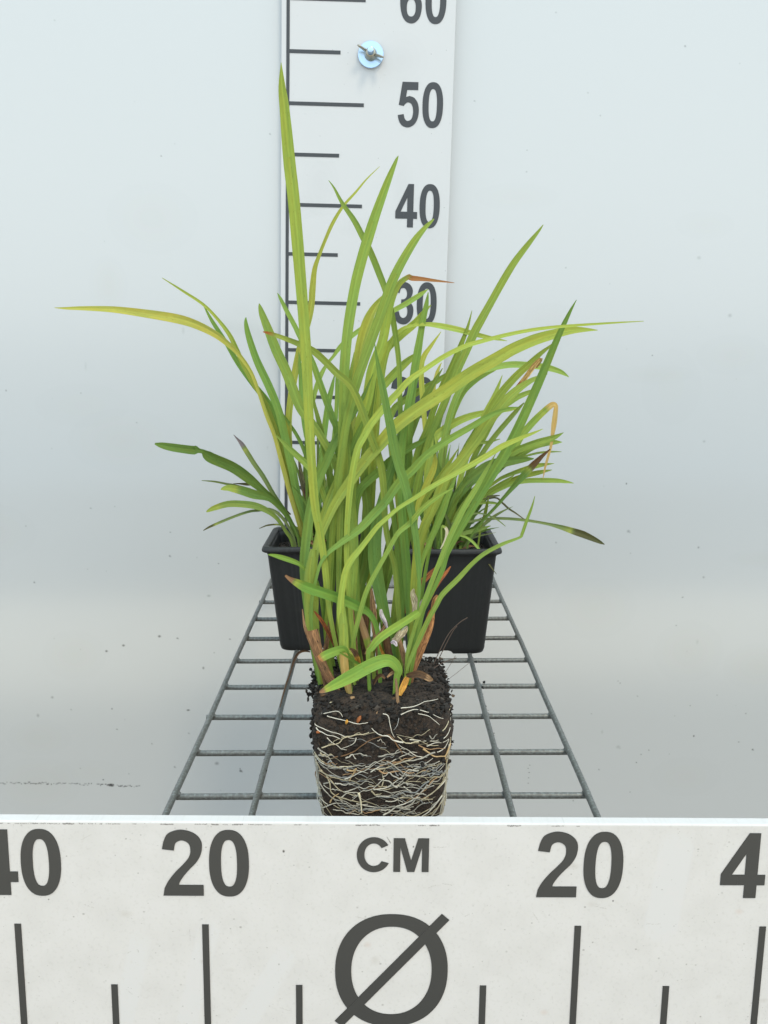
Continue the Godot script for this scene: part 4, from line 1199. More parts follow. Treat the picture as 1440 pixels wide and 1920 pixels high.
	leaf(front, "leaf", "ol3", "", 0, 12, .2, [-92, 515, 4620, 23, -103, 758, 4620, 27, -134, 1065, 4609, 46, -146, 1265, 4597, 49, -99, 1463, 4583, 52, -26, 1594, 4571, 52, 50, 1740, 4557, 52, 105, 1886, 4543, 49, 164, 2047, 4526, 49, 229, 2207, 4508, 45, 300, 2335, 4492, 32, 359, 2430, 4480, 3])
	leaf(front, "leaf", "yel", "", 0, 10, .2, [149, 515, 4840, 11, 172, 1290, 4840, 13, 181, 1484, 4847, 19, 196, 1644, 4856, 28, 223, 1717, 4861, 34, 247, 1777, 4865, 37, 280, 1850, 4871, 37, 295, 1912, 4876, 28, 295, 1956, 4880, 6])
	leaf(front, "leaf", "g3", "", 0, -25, .28, [149, 515, 4880, 13, 172, 843, 4880, 16, 205, 1205, 4889, 22, 226, 1335, 4893, 25, 269, 1453, 4898, 34, 329, 1599, 4905, 40, 368, 1716, 4911, 31, 398, 1794, 4916, 18, 421, 1871, 4920, 3])
	leaf(front, "leaf", "ol4", "", 0, 10, .18, [131, 515, 4840, 14, 151, 763, 4840, 16, 157, 830, 4841, 22, 181, 1292, 4849, 38, 227, 1508, 4855, 47, 270, 1603, 4858, 53, 319, 1717, 4862, 56, 361, 1824, 4866, 57, 431, 1901, 4870, 58, 526, 2031, 4876, 58, 594, 2138, 4881, 58, 653, 2208, 4885, 55, 703, 2271, 4888, 51, 747, 2313, 4891, 45, 800, 2352, 4894, 36, 858, 2384, 4897, 24, 923, 2408, 4900, 3])
	leaf(front, "leaf", "yg2", "", 0, -12, .18, [138, 515, 4780, 17, 159, 759, 4780, 19, 175, 877, 4780, 23, 221, 1404, 4776, 38, 346, 1725, 4773, 44, 469, 1945, 4771, 47, 576, 2116, 4768, 47, 642, 2233, 4767, 46, 690, 2306, 4766, 46, 766, 2392, 4764, 43, 832, 2452, 4763, 37, 892, 2509, 4762, 28, 952, 2557, 4761, 15, 991, 2587, 4760, 3])
	leaf(front, "dry_leaf", "straw", "rust", .3, 10, .3, [876, 2438, 4800, 9, 902, 2489, 4802, 18, 865, 2456, 4804, 27, 817, 2390, 4809, 27, 775, 2339, 4814, 24, 745, 2303, 4818, 21, 742, 2282, 4820, 9])
	leaf(front, "leaf", "ol3", "", 0, 12, .2, [-174, 515, 4620, 23, -196, 759, 4620, 27, -160, 1033, 4617, 46, -99, 1302, 4612, 59, -98, 1568, 4606, 59, -122, 1829, 4599, 48, -94, 2086, 4591, 38, -61, 2277, 4584, 19, -42, 2403, 4580, 3])
	leaf(front, "leaf", "ol3", "", 0, -12, .2, [-313, 515, 4600, 23, -353, 787, 4600, 27, -326, 1096, 4594, 40, -303, 1364, 4585, 46, -306, 1629, 4575, 46, -349, 1890, 4563, 39, -385, 2084, 4553, 32, -416, 2212, 4545, 19, -431, 2308, 4540, 3])
	leaf(front, "leaf", "ol3", "", 0, 12, .2, [-5, 515, 4580, 23, -3, 675, 4580, 27, -9, 952, 4577, 43, 5, 1225, 4572, 50, 72, 1493, 4566, 49, 157, 1757, 4559, 46, 261, 1984, 4552, 39, 357, 2177, 4545, 29, 420, 2305, 4540, 3])
	leaf(front, "leaf", "ol2", "", 0, 12, .2, [-262, 515, 4620, 17, -295, 794, 4620, 20, -266, 1034, 4619, 33, -224, 1304, 4616, 39, -195, 1569, 4612, 42, -167, 1766, 4609, 39, -191, 1992, 4605, 35, -221, 2152, 4602, 26, -246, 2279, 4600, 3])
	leaf(front, "leaf", "ol4", "", 0, 12, .2, [-379, 515, 4700, 22, -428, 837, 4700, 26, -419, 1023, 4697, 39, -429, 1223, 4693, 45, -400, 1420, 4687, 45, -346, 1615, 4680, 42, -280, 1775, 4673, 38, -206, 1903, 4667, 29, -125, 2029, 4660, 3])
	leaf(front, "sheath", "brown", "", 0, 0, -.45, [-259, 515, 5000, 37, -292, 597, 5000, 44, -341, 680, 4994, 53, -372, 750, 4986, 59, -399, 837, 4975, 66, -420, 906, 4964, 78, -426, 934, 4960, 78])
	leaf(front, "sheath", "brown", "tanb", .3, 0, -.3, [-336, 515, 4960, 21, -380, 741, 4960, 25, -428, 855, 4960, 25, -461, 937, 4960, 19, -472, 1002, 4960, 12, -477, 1060, 4960, 6])
	leaf(front, "leaf_sheath", "ol2", "", 0, 0, -.45, [-364, 515, 4840, 49, -412, 832, 4840, 58, -427, 899, 4840, 77, -434, 998, 4840, 83, -438, 1129, 4840, 79, -433, 1260, 4840, 69, -415, 1389, 4840, 38])
	leaf(front, "leaf_sheath", "straw", "yg1", .55, 0, -.45, [-204, 549, 5020, 31, -222, 645, 5015, 47, -236, 756, 5006, 50, -236, 882, 4993, 53, -241, 1006, 4977, 43, -250, 1130, 4960, 28])
	leaf(front, "sheath", "brown", "", 0, 0, -.4, [-223, 515, 4700, 25, -251, 613, 4700, 30, -273, 700, 4700, 33, -304, 803, 4700, 36, -329, 905, 4700, 36, -341, 990, 4700, 29, -344, 1030, 4700, 13])
	leaf(front, "dry_leaf", "rust", "", 0, 20, .3, [-279, 758, 4840, 13, -303, 807, 4847, 19, -336, 894, 4869, 25, -374, 975, 4895, 22, -395, 1009, 4909, 16, -412, 1035, 4920, 6])
	leaf(front, "sheath", "umber", "", 0, 0, -.45, [-92, 515, 4700, 39, -102, 620, 4700, 46, -124, 768, 4700, 49, -120, 887, 4700, 49, -100, 989, 4700, 33])
	leaf(front, "sheath", "tanb", "", 0, 0, -.4, [-39, 515, 4720, 25, -42, 740, 4720, 29, -58, 842, 4720, 33, -67, 961, 4720, 39, -73, 1045, 4720, 29, -79, 1118, 4720, 13])
	leaf(front, "sheath", "rustp", "", 0, 10, -.35, [141, 515, 4880, 33, 163, 630, 4880, 38, 194, 728, 4884, 48, 225, 813, 4890, 48, 250, 881, 4895, 47, 272, 955, 4902, 41, 283, 1022, 4908, 28, 295, 1099, 4916, 25, 313, 1129, 4920, 12])
	leaf(front, "dry_leaf", "rust", "", 0, 10, .2, [137, 930, 4620, 23, 157, 1051, 4589, 27, 232, 1109, 4550, 37, 293, 1158, 4513, 30, 328, 1186, 4489, 20, 363, 1224, 4460, 7])
	leaf(front, "dry_leaf", "rust", "", 0, 10, .2, [282, 1015, 4620, 13, 313, 1082, 4592, 23, 351, 1130, 4553, 27, 390, 1165, 4514, 20, 419, 1194, 4480, 7])
	leaf(front, "dry_leaf", "umber", "tanb", .3, 0, .2, [128, 654, 4980, 28, 169, 668, 4992, 38, 202, 677, 5007, 41, 236, 671, 5027, 37, 263, 662, 5047, 31, 281, 664, 5060, 9])
	leaf(front, "dry_leaf", "amber", "", 0, 0, .15, [133, 662, 5020, 28, 121, 636, 5029, 37, 102, 603, 5053, 34, 89, 574, 5080, 15])
	leaf(front, "dry_leaf", "tanb", "", 0, 0, -.3, [64, 671, 5060, 12, 70, 620, 5079, 15, 76, 549, 5131, 18, 81, 510, 5170, 14, 81, 484, 5200, 6])
	leaf(front, "dry_leaf", "tanb", "", 0, 10, .2, [4, 924, 4840, 13, -12, 898, 4844, 13, -41, 862, 4855, 14, -70, 833, 4867, 13, -98, 793, 4885, 13, -117, 762, 4900, 6])
	leaf(front, "dry_leaf", "amber", "", 0, 0, .2, [3, 724, 4880, 19, -6, 753, 4886, 19, -22, 799, 4903, 16, -31, 837, 4920, 6])
	leaf(front, "dry_leaf", "cream", "", 0, 20, .3, [164, 951, 4800, 22, 174, 995, 4803, 32, 177, 1046, 4808, 32, 167, 1101, 4816, 22, 160, 1128, 4820, 10])
	leaf(front, "dry_leaf", "petal", "", 0, 0, -.3, [207, 1015, 4860, 16, 213, 1042, 4865, 28, 225, 1071, 4873, 28, 228, 1092, 4880, 13])
	leaf(front, "dry_leaf", "cream", "", 0, 0, -.3, [44, 877, 4980, 16, 63, 884, 4983, 28, 81, 912, 4991, 31, 97, 941, 5000, 19])
	leaf(front, "leaf", "g3", "", 0, 10, .2, [138, 515, 4760, 14, 160, 668, 4760, 16, 176, 803, 4760, 26, 201, 938, 4760, 26, 223, 1072, 4760, 23, 254, 1270, 4760, 19, 292, 1466, 4760, 19, 332, 1627, 4760, 16, 372, 1770, 4760, 3])
	leaf(front, "leaf", "g1", "", 0, 12, .2, [-192, 515, 4720, 22, -216, 758, 4720, 26, -196, 1061, 4717, 45, -181, 1326, 4712, 55, -192, 1587, 4707, 54, -215, 1843, 4700, 48, -218, 2096, 4694, 38, -200, 2346, 4686, 28, -171, 2530, 4680, 3])
	leaf(front, "leaf", "g3", "", 0, -12, .2, [-316, 515, 4700, 22, -357, 786, 4700, 26, -353, 1056, 4696, 46, -330, 1321, 4690, 52, -289, 1583, 4683, 51, -238, 1808, 4675, 45, -163, 2030, 4667, 35, -93, 2187, 4660, 3])
	leaf(front, "leaf", "ol1", "", 0, -12, .2, [-64, 515, 4560, 23, -71, 668, 4560, 27, -29, 946, 4556, 40, 49, 1219, 4549, 46, 148, 1454, 4542, 46, 263, 1653, 4534, 39, 377, 1817, 4526, 29, 458, 1948, 4520, 3])
	leaf(front, "sheath", "tanb", "", 0, 0, -.4, [-155, 515, 4740, 22, -174, 627, 4740, 26, -179, 730, 4740, 33, -185, 832, 4740, 33, -194, 934, 4740, 29, -202, 1034, 4740, 19, -205, 1101, 4740, 10])
	leaf(front, "leaf_sheath", "ol2", "tanb", .35, 0, -.4, [-62, 515, 4800, 25, -68, 649, 4800, 29, -87, 733, 4800, 39, -106, 818, 4800, 42, -131, 902, 4800, 39, -153, 985, 4800, 29])
	leaf(front, "sheath", "umber", "", 0, 0, -.4, [38, 515, 4700, 34, 46, 612, 4700, 40, 23, 716, 4700, 46, 10, 818, 4700, 43, 4, 904, 4700, 29])
	leaf(front, "sheath", "tanb", "", 0, 0, -.4, [113, 515, 4860, 22, 131, 643, 4860, 26, 118, 720, 4860, 32, 99, 797, 4860, 29, 86, 853, 4860, 16])
	leaf(front, "sheath", "brown", "", 0, 0, -.4, [-332, 515, 4760, 19, -375, 670, 4760, 23, -354, 772, 4760, 29, -336, 873, 4760, 26, -328, 957, 4760, 13])
	leaf(front, "dry_leaf", "amber", "umber", .4, 10, .25, [-167, 667, 4960, 19, -154, 716, 4967, 28, -159, 766, 4977, 31, -177, 809, 4990, 28, -202, 832, 5000, 12])
	leaf(front, "dry_leaf", "rust", "", 0, 10, .2, [232, 928, 4940, 13, 250, 985, 4945, 19, 265, 1036, 4953, 16, 284, 1070, 4960, 6])
	leaf(front, "dry_leaf", "petal", "", 0, 0, -.4, [17, 916, 4880, 13, 4, 957, 4884, 22, -15, 999, 4892, 25, -21, 1040, 4900, 13])
	leaf(front, "dry_leaf", "cream", "", 0, 20, .4, [174, 1014, 4900, 25, 183, 1054, 4903, 38, 177, 1101, 4909, 38, 167, 1141, 4915, 28, 173, 1168, 4920, 9])
	leaf(front, "dry_leaf", "petal", "", 0, 0, -.4, [38, 864, 5000, 12, 53, 872, 5004, 25, 65, 864, 5011, 22, 71, 851, 5020, 9])
	leaf(front, "dry_leaf", "cream", "", 0, 0, -.3, [72, 860, 4990, 9, 84, 894, 4993, 28, 103, 921, 4999, 37, 121, 949, 5005, 31, 133, 970, 5010, 9])
	leaf(front, "dry_leaf", "tanb", "", 0, 0, .3, [97, 650, 4970, 13, 72, 673, 4978, 19, 44, 678, 4990, 19, 15, 659, 5010, 9])
	leaf(front, "dry_leaf", "umber", "", 0, 0, .3, [-67, 598, 4970, 13, -47, 642, 4981, 22, -22, 666, 4994, 22, 3, 652, 5010, 9])
	leaf(left, "leaf", "yell", "", 0, 12, .2, [-713, 730, 2050, 28, -734, 880, 2050, 33, -777, 1065, 2052, 38, -825, 1243, 2054, 42, -889, 1511, 2060, 42, -953, 1775, 2066, 37, -1017, 1952, 2070, 35, -1080, 2160, 2076, 32, -1143, 2334, 2082, 32, -1243, 2483, 2088, 37, -1340, 2578, 2092, 46, -1455, 2664, 2097, 59, -1623, 2744, 2104, 73, -1787, 2789, 2110, 77, -2041, 2830, 2120, 68, -2289, 2861, 2130, 54, -2538, 2871, 2140, 36, -2671, 2871, 2146, 22, -2773, 2876, 2150, 4])
	leaf(left, "leaf", "yg3", "", 0, 15, .2, [-698, 730, 2030, 24, -717, 876, 2030, 29, -796, 1191, 2030, 38, -890, 1620, 2030, 42, -985, 1949, 2030, 42, -1055, 2111, 2030, 42, -1122, 2217, 2030, 42, -1201, 2364, 2030, 42, -1265, 2519, 2030, 41, -1329, 2655, 2030, 37, -1430, 2790, 2030, 27, -1544, 2906, 2030, 25, -1713, 3018, 2030, 20, -1881, 3125, 2030, 5])
	leaf(left, "leaf", "dk2", "", 0, -15, .2, [-677, 730, 2020, 32, -694, 874, 2020, 38, -758, 1237, 2015, 47, -845, 1617, 2007, 52, -938, 1895, 2000, 52, -1005, 2053, 1995, 56, -1123, 2206, 1989, 51, -1262, 2400, 1981, 46, -1377, 2601, 1973, 37, -1475, 2755, 1966, 32, -1545, 2887, 1960, 9])
	leaf(left, "leaf", "dk2", "", 0, 10, .2, [-644, 730, 2080, 40, -655, 887, 2080, 47, -722, 1104, 2082, 61, -770, 1286, 2084, 70, -799, 1462, 2087, 70, -861, 1777, 2093, 70, -911, 2004, 2098, 69, -988, 2211, 2103, 69, -1086, 2434, 2110, 64, -1148, 2636, 2115, 52, -1167, 2747, 2119, 32, -1165, 2791, 2120, 9])
	leaf(left, "leaf", "dkg", "", 0, 10, .15, [-714, 730, 2100, 24, -735, 843, 2100, 28, -790, 926, 2104, 38, -842, 1058, 2115, 42, -941, 1195, 2131, 51, -1061, 1312, 2151, 61, -1176, 1419, 2172, 88, -1308, 1521, 2196, 92, -1471, 1600, 2226, 92, -1518, 1633, 2235, 82, -1548, 1662, 2243, 41, -1582, 1672, 2249, 41, -1613, 1682, 2255, 68, -1635, 1678, 2259, 73, -1796, 1705, 2290, 68, -1886, 1726, 2308, 50, -1941, 1741, 2320, 14])
	leaf(left, "leaf", "grey", "grt", .12, 10, .2, [-737, 730, 2060, 20, -761, 883, 2060, 24, -874, 1103, 2070, 33, -973, 1263, 2082, 38, -1060, 1427, 2097, 42, -1131, 1537, 2109, 42, -1204, 1665, 2123, 42, -1234, 1717, 2129, 37, -1268, 1760, 2135, 18, -1299, 1797, 2140, 5])
	leaf(left, "leaf", "grey", "", 0, 5, .2, [-738, 730, 2040, 16, -763, 903, 2040, 19, -947, 1147, 2047, 19, -1131, 1283, 2056, 19, -1316, 1342, 2065, 21, -1376, 1353, 2068, 19, -1492, 1378, 2074, 16, -1603, 1388, 2080, 5])
	leaf(left, "dry_leaf", "blk", "", 0, 5, .2, [-830, 1075, 2050, 14, -1012, 1270, 2069, 14, -1125, 1349, 2084, 21, -1203, 1356, 2094, 26, -1263, 1362, 2102, 14, -1322, 1364, 2110, 5])
	leaf(left, "leaf", "dkg", "yg3", .12, 5, .15, [-748, 730, 2120, 20, -774, 920, 2120, 24, -867, 1093, 2146, 33, -967, 1218, 2180, 47, -1029, 1259, 2198, 60, -1122, 1287, 2226, 79, -1226, 1326, 2260, 74, -1325, 1355, 2295, 55, -1369, 1353, 2310, 37, -1395, 1345, 2320, 9])
	leaf(left, "leaf", "olv", "yg3", .1, 5, .15, [-793, 730, 2140, 20, -825, 866, 2140, 24, -856, 925, 2147, 28, -904, 1015, 2164, 33, -956, 1086, 2184, 37, -1031, 1148, 2210, 51, -1122, 1191, 2241, 60, -1232, 1213, 2280, 60, -1339, 1220, 2322, 55, -1442, 1196, 2366, 45, -1489, 1177, 2389, 27, -1510, 1166, 2400, 9])
	leaf(left, "leaf", "grey", "blk", .1, 5, .2, [-774, 730, 2120, 16, -803, 896, 2120, 19, -904, 1079, 2148, 28, -1002, 1146, 2174, 28, -1093, 1141, 2197, 23, -1169, 1136, 2219, 23, -1280, 1105, 2254, 23, -1391, 1066, 2294, 23, -1499, 1024, 2337, 18, -1551, 996, 2360, 5])
	leaf(left, "leaf", "grey", "blk", .3, 5, .2, [-783, 730, 2120, 12, -813, 871, 2120, 14, -869, 964, 2149, 14, -921, 1009, 2179, 14, -1013, 1015, 2231, 14, -1081, 996, 2280, 5])
	leaf(left, "dry_leaf", "umber", "blk", .4, 10, .25, [-634, 927, 2160, 28, -667, 1213, 2160, 37, -697, 1331, 2160, 47, -718, 1449, 2160, 37, -738, 1580, 2160, 14])
	leaf(left, "leaf", "dk2", "", 0, -12, .2, [-590, 730, 2060, 36, -595, 906, 2060, 43, -563, 1386, 2060, 52, -525, 1763, 2060, 51, -483, 2042, 2060, 51, -449, 2189, 2060, 37, -419, 2317, 2060, 5])
	leaf(left, "leaf", "dk2", "", 0, 12, .2, [-550, 730, 2040, 32, -548, 902, 2040, 38, -469, 1478, 2040, 42, -416, 1947, 2040, 37, -403, 2247, 2040, 32, -411, 2362, 2040, 5])
	leaf(left, "leaf", "dk2", "", 0, 12, .2, [-603, 730, 2040, 24, -609, 975, 2040, 29, -648, 1432, 2046, 33, -700, 1646, 2051, 33, -758, 1777, 2054, 33, -812, 1866, 2057, 28, -879, 1974, 2060, 9])
	leaf(left, "leaf", "yel", "", 0, 15, .22, [-675, 730, 2060, 36, -690, 882, 2060, 43, -778, 1244, 2060, 57, -826, 1624, 2060, 61, -829, 1904, 2060, 60, -807, 2089, 2060, 60, -765, 2318, 2060, 64, -705, 2567, 2060, 64, -641, 2769, 2060, 59, -612, 2902, 2060, 55, -600, 3035, 2060, 54, -580, 3189, 2060, 41, -542, 3298, 2060, 32, -481, 3441, 2060, 29, -421, 3566, 2060, 31, -334, 3699, 2060, 25, -226, 3813, 2060, 20, -132, 3919, 2060, 13, -25, 4016, 2060, 4])
	leaf(left, "leaf", "g1", "", 0, 12, .2, [-676, 730, 2040, 32, -691, 903, 2040, 38, -697, 1383, 2036, 42, -660, 1854, 2031, 42, -610, 2109, 2027, 42, -551, 2284, 2024, 42, -490, 2393, 2022, 28, -433, 2461, 2020, 28, -363, 2552, 2018, 41, -243, 2656, 2015, 41, -86, 2754, 2011, 44, 89, 2848, 2007, 46, 189, 2901, 2005, 48, 313, 2977, 2002, 41, 386, 3026, 2000, 5])
	leaf(left, "leaf", "ol1", "", 0, -10, .2, [-567, 730, 2100, 32, -568, 890, 2100, 38, -445, 1297, 2100, 56, -300, 1720, 2100, 65, -182, 1974, 2100, 69, -89, 2112, 2100, 69, 27, 2244, 2100, 69, 142, 2361, 2100, 69, 242, 2447, 2100, 46, 302, 2487, 2100, 9])
	leaf(left, "leaf", "dk2", "", 0, 12, .2, [-569, 730, 2080, 32, -570, 862, 2080, 38, -583, 1247, 2080, 52, -629, 1578, 2080, 51, -684, 1859, 2080, 51, -707, 2136, 2080, 46, -716, 2364, 2080, 32, -727, 2500, 2080, 5])
	leaf(left, "leaf", "dk2", "", 0, -12, .2, [-526, 730, 2100, 32, -521, 890, 2100, 38, -422, 1202, 2103, 52, -325, 1487, 2107, 51, -207, 1721, 2112, 46, -89, 1906, 2117, 37, 12, 2021, 2120, 5])
	leaf(left, "leaf", "dkg", "", 0, -12, .2, [-630, 730, 2100, 32, -639, 891, 2100, 38, -683, 1108, 2102, 52, -691, 1394, 2107, 47, -658, 1629, 2112, 42, -599, 1816, 2117, 28, -550, 1931, 2120, 5])
	leaf(left, "leaf", "dkg", "", 0, 10, .2, [-690, 730, 2140, 24, -708, 866, 2140, 28, -680, 998, 2156, 38, -606, 1122, 2183, 42, -531, 1270, 2222, 37, -467, 1393, 2260, 5])
	leaf(right, "leaf", "yg2", "", 0, 15, .2, [393, 730, 2220, 36, 372, 984, 2220, 42, 370, 1405, 2205, 55, 425, 1727, 2185, 69, 507, 1827, 2177, 73, 636, 1908, 2166, 69, 783, 1961, 2154, 55, 945, 1992, 2140, 41, 1084, 2009, 2129, 41, 1181, 2021, 2120, 5])
	leaf(right, "leaf", "g1", "", 0, 10, .2, [497, 730, 2200, 36, 489, 979, 2200, 42, 472, 1404, 2206, 51, 541, 1867, 2216, 55, 638, 2162, 2225, 54, 749, 2301, 2230, 54, 860, 2349, 2234, 54, 1048, 2389, 2241, 58, 1195, 2388, 2246, 58, 1352, 2370, 2251, 58, 1442, 2348, 2255, 49, 1510, 2321, 2258, 36, 1564, 2285, 2260, 4])
	leaf(right, "leaf", "g1", "", 0, -15, .2, [519, 730, 2160, 32, 515, 995, 2160, 37, 503, 1397, 2160, 51, 532, 1723, 2160, 55, 577, 1930, 2160, 60, 630, 2067, 2160, 59, 688, 2172, 2160, 59, 778, 2257, 2160, 55, 869, 2307, 2160, 36, 959, 2342, 2160, 5])
	leaf(right, "leaf", "yg2", "", 0, 10, .2, [576, 730, 2240, 28, 580, 987, 2240, 32, 679, 1504, 2260, 46, 796, 1827, 2281, 50, 868, 1999, 2294, 50, 911, 2085, 2301, 45, 953, 2187, 2310, 31, 994, 2307, 2320, 4])
	leaf(right, "leaf", "ol1", "straw", .32, 12, .2, [596, 730, 2240, 28, 603, 1011, 2240, 32, 737, 1271, 2253, 46, 916, 1459, 2272, 55, 1026, 1575, 2286, 59, 1105, 1677, 2298, 59, 1164, 1792, 2311, 59, 1253, 1906, 2327, 58, 1338, 1996, 2342, 54, 1410, 2059, 2353, 49, 1441, 2055, 2357, 36, 1441, 2011, 2363, 40, 1429, 1910, 2376, 45, 1416, 1812, 2388, 31, 1403, 1715, 2401, 22, 1381, 1636, 2413, 22, 1354, 1538, 2427, 18, 1337, 1445, 2440, 4])
	leaf(right, "leaf", "ol1", "", 0, 10, .2, [624, 730, 2140, 28, 634, 990, 2140, 33, 745, 1487, 2140, 46, 879, 1789, 2140, 51, 991, 1996, 2140, 51, 1081, 2064, 2140, 50, 1149, 2110, 2140, 50, 1231, 2146, 2140, 41, 1308, 2177, 2140, 23, 1353, 2200, 2140, 5])
	leaf(right, "leaf", "olv", "", 0, -10, .2, [582, 730, 2140, 24, 587, 1015, 2140, 28, 663, 1300, 2145, 37, 767, 1498, 2152, 42, 825, 1583, 2155, 42, 893, 1690, 2159, 44, 969, 1792, 2164, 44, 1044, 1884, 2169, 44, 1133, 1989, 2175, 37, 1204, 2067, 2180, 9])
	leaf(right, "leaf", "olv", "", 0, 10, .2, [603, 730, 2120, 16, 611, 1106, 2120, 19, 698, 1534, 2136, 23, 801, 1702, 2146, 28, 902, 1726, 2153, 28, 1007, 1754, 2160, 5])
	leaf(right, "leaf", "g1", "", 0, -10, .2, [595, 730, 2260, 28, 601, 1038, 2260, 32, 757, 1299, 2281, 41, 933, 1534, 2315, 50, 1099, 1660, 2345, 59, 1194, 1707, 2361, 58, 1302, 1749, 2381, 58, 1419, 1787, 2402, 45, 1503, 1833, 2420, 4])
	leaf(right, "leaf", "g1", "", 0, 10, .2, [618, 730, 2220, 24, 627, 1006, 2220, 28, 830, 1315, 2242, 41, 1029, 1541, 2272, 46, 1170, 1635, 2291, 50, 1271, 1700, 2307, 50, 1358, 1729, 2319, 50, 1446, 1743, 2331, 41, 1508, 1744, 2340, 5])
	leaf(right, "leaf", "olv", "", 0, 10, .2, [646, 730, 2120, 12, 659, 986, 2120, 14, 842, 1297, 2127, 14, 1046, 1533, 2138, 16, 1206, 1594, 2145, 19, 1343, 1631, 2151, 19, 1458, 1641, 2156, 16, 1540, 1641, 2160, 5])
	leaf(right, "leaf", "dkg", "", 0, 0, .12, [546, 730, 2260, 31, 546, 1015, 2260, 37, 598, 1205, 2277, 64, 673, 1339, 2298, 87, 761, 1439, 2320, 100, 883, 1534, 2350, 104, 1001, 1578, 2377, 90, 1110, 1599, 2403, 67, 1187, 1610, 2422, 45, 1256, 1617, 2440, 9])
	leaf(right, "leaf", "ol1", "", 0, 10, .2, [597, 730, 2240, 20, 603, 987, 2240, 23, 760, 1226, 2264, 28, 959, 1403, 2302, 27, 1047, 1456, 2319, 32, 1192, 1515, 2348, 41, 1300, 1549, 2371, 41, 1434, 1571, 2400, 4])
	leaf(right, "leaf", "ol1", "", 0, 10, .2, [621, 730, 2180, 20, 631, 975, 2180, 23, 858, 1262, 2204, 32, 1105, 1406, 2234, 37, 1217, 1445, 2249, 41, 1329, 1475, 2264, 41, 1440, 1500, 2280, 5])
	leaf(right, "leaf", "ol1", "", 0, 10, .2, [594, 730, 2280, 20, 600, 971, 2280, 23, 757, 1163, 2304, 32, 898, 1293, 2334, 36, 999, 1356, 2356, 41, 1095, 1400, 2377, 41, 1226, 1427, 2407, 43, 1424, 1434, 2456, 40, 1518, 1428, 2481, 27, 1585, 1417, 2500, 4])
	leaf(right, "leaf", "dkg", "umber", .2, 10, .25, [710, 730, 2360, 16, 732, 908, 2360, 18, 849, 1087, 2396, 23, 947, 1210, 2438, 27, 1029, 1322, 2483, 31, 1097, 1414, 2524, 44, 1160, 1500, 2566, 57, 1225, 1586, 2612, 52, 1289, 1666, 2659, 30, 1345, 1727, 2700, 9])
	leaf(right, "leaf", "ol1", "", 0, 10, .2, [598, 730, 2220, 24, 604, 1007, 2220, 28, 761, 1201, 2253, 42, 920, 1324, 2297, 46, 1024, 1398, 2330, 41, 1105, 1466, 2360, 5])
	leaf(right, "leaf", "grey", "blk", .18, 5, .2, [555, 730, 2260, 16, 555, 991, 2260, 19, 633, 1039, 2266, 23, 752, 1055, 2278, 23, 906, 1078, 2300, 23, 1018, 1085, 2319, 25, 1201, 1077, 2353, 25, 1387, 1052, 2393, 25, 1510, 1025, 2422, 41, 1606, 997, 2447, 54, 1684, 974, 2468, 59, 1765, 941, 2491, 45, 1825, 913, 2509, 27, 1859, 897, 2520, 4])
	leaf(right, "dry_leaf", "blk", "", 0, 5, .2, [604, 1054, 2220, 12, 784, 1201, 2256, 14, 948, 1264, 2301, 14, 1015, 1222, 2325, 18, 1063, 1179, 2346, 18, 1124, 1141, 2371, 14, 1189, 1096, 2400, 9])
	leaf(right, "leaf", "grey", "", 0, 5, .2, [595, 730, 2260, 12, 601, 1015, 2260, 14, 691, 1090, 2285, 14, 779, 1128, 2319, 14, 854, 1130, 2351, 14, 953, 1098, 2405, 14, 1028, 1044, 2460, 5])
	leaf(right, "leaf", "ol1", "", 0, 5, .2, [803, 730, 2300, 16, 838, 1022, 2300, 18, 861, 1098, 2330, 27, 871, 1192, 2388, 27, 880, 1287, 2460, 9])
	leaf(right, "leaf", "grey", "blk", .3, 5, .2, [577, 730, 2220, 16, 580, 1078, 2220, 19, 692, 1201, 2255, 23, 824, 1256, 2306, 27, 911, 1281, 2345, 23, 984, 1296, 2380, 7])
	leaf(right, "leaf", "olv", "", 0, 5, .2, [596, 730, 2240, 12, 602, 1058, 2240, 14, 713, 1183, 2282, 18, 844, 1225, 2342, 23, 930, 1233, 2387, 23, 985, 1225, 2420, 5])
	leaf(right, "leaf", "g2", "blk", .22, 5, .2, [587, 730, 2400, 12, 592, 936, 2400, 14, 668, 953, 2415, 18, 738, 921, 2442, 23, 799, 859, 2479, 23, 854, 783, 2529, 18, 895, 724, 2572, 13, 940, 667, 2620, 4])
	leaf(right, "leaf", "g2", "cream", .4, 5, .2, [499, 730, 2380, 12, 492, 1006, 2380, 14, 515, 1025, 2383, 23, 537, 994, 2390, 27, 528, 932, 2405, 23, 500, 876, 2423, 14, 472, 833, 2440, 5])
	leaf(right, "leaf", "yel", "", 0, 15, .25, [458, 730, 2140, 28, 446, 991, 2140, 33, 382, 1628, 2130, 42, 334, 2134, 2118, 46, 324, 2361, 2111, 46, 347, 2460, 2108, 46, 402, 2541, 2105, 32, 492, 2666, 2100, 5])
	leaf(right, "leaf", "yell", "", 0, 15, .2, [478, 730, 2160, 24, 468, 1019, 2160, 28, 427, 1631, 2160, 37, 424, 2136, 2160, 37, 450, 2294, 2160, 32, 472, 2362, 2160, 23, 495, 2407, 2160, 5])
	leaf(right, "leaf", "ol3", "", 0, -12, .2, [274, 730, 2060, 32, 237, 903, 2060, 38, 119, 1288, 2053, 47, 72, 1618, 2043, 52, 49, 1852, 2035, 51, 82, 1991, 2029, 56, 152, 2060, 2025, 56, 296, 2152, 2018, 58, 436, 2229, 2011, 51, 561, 2311, 2004, 28, 630, 2357, 2000, 5])
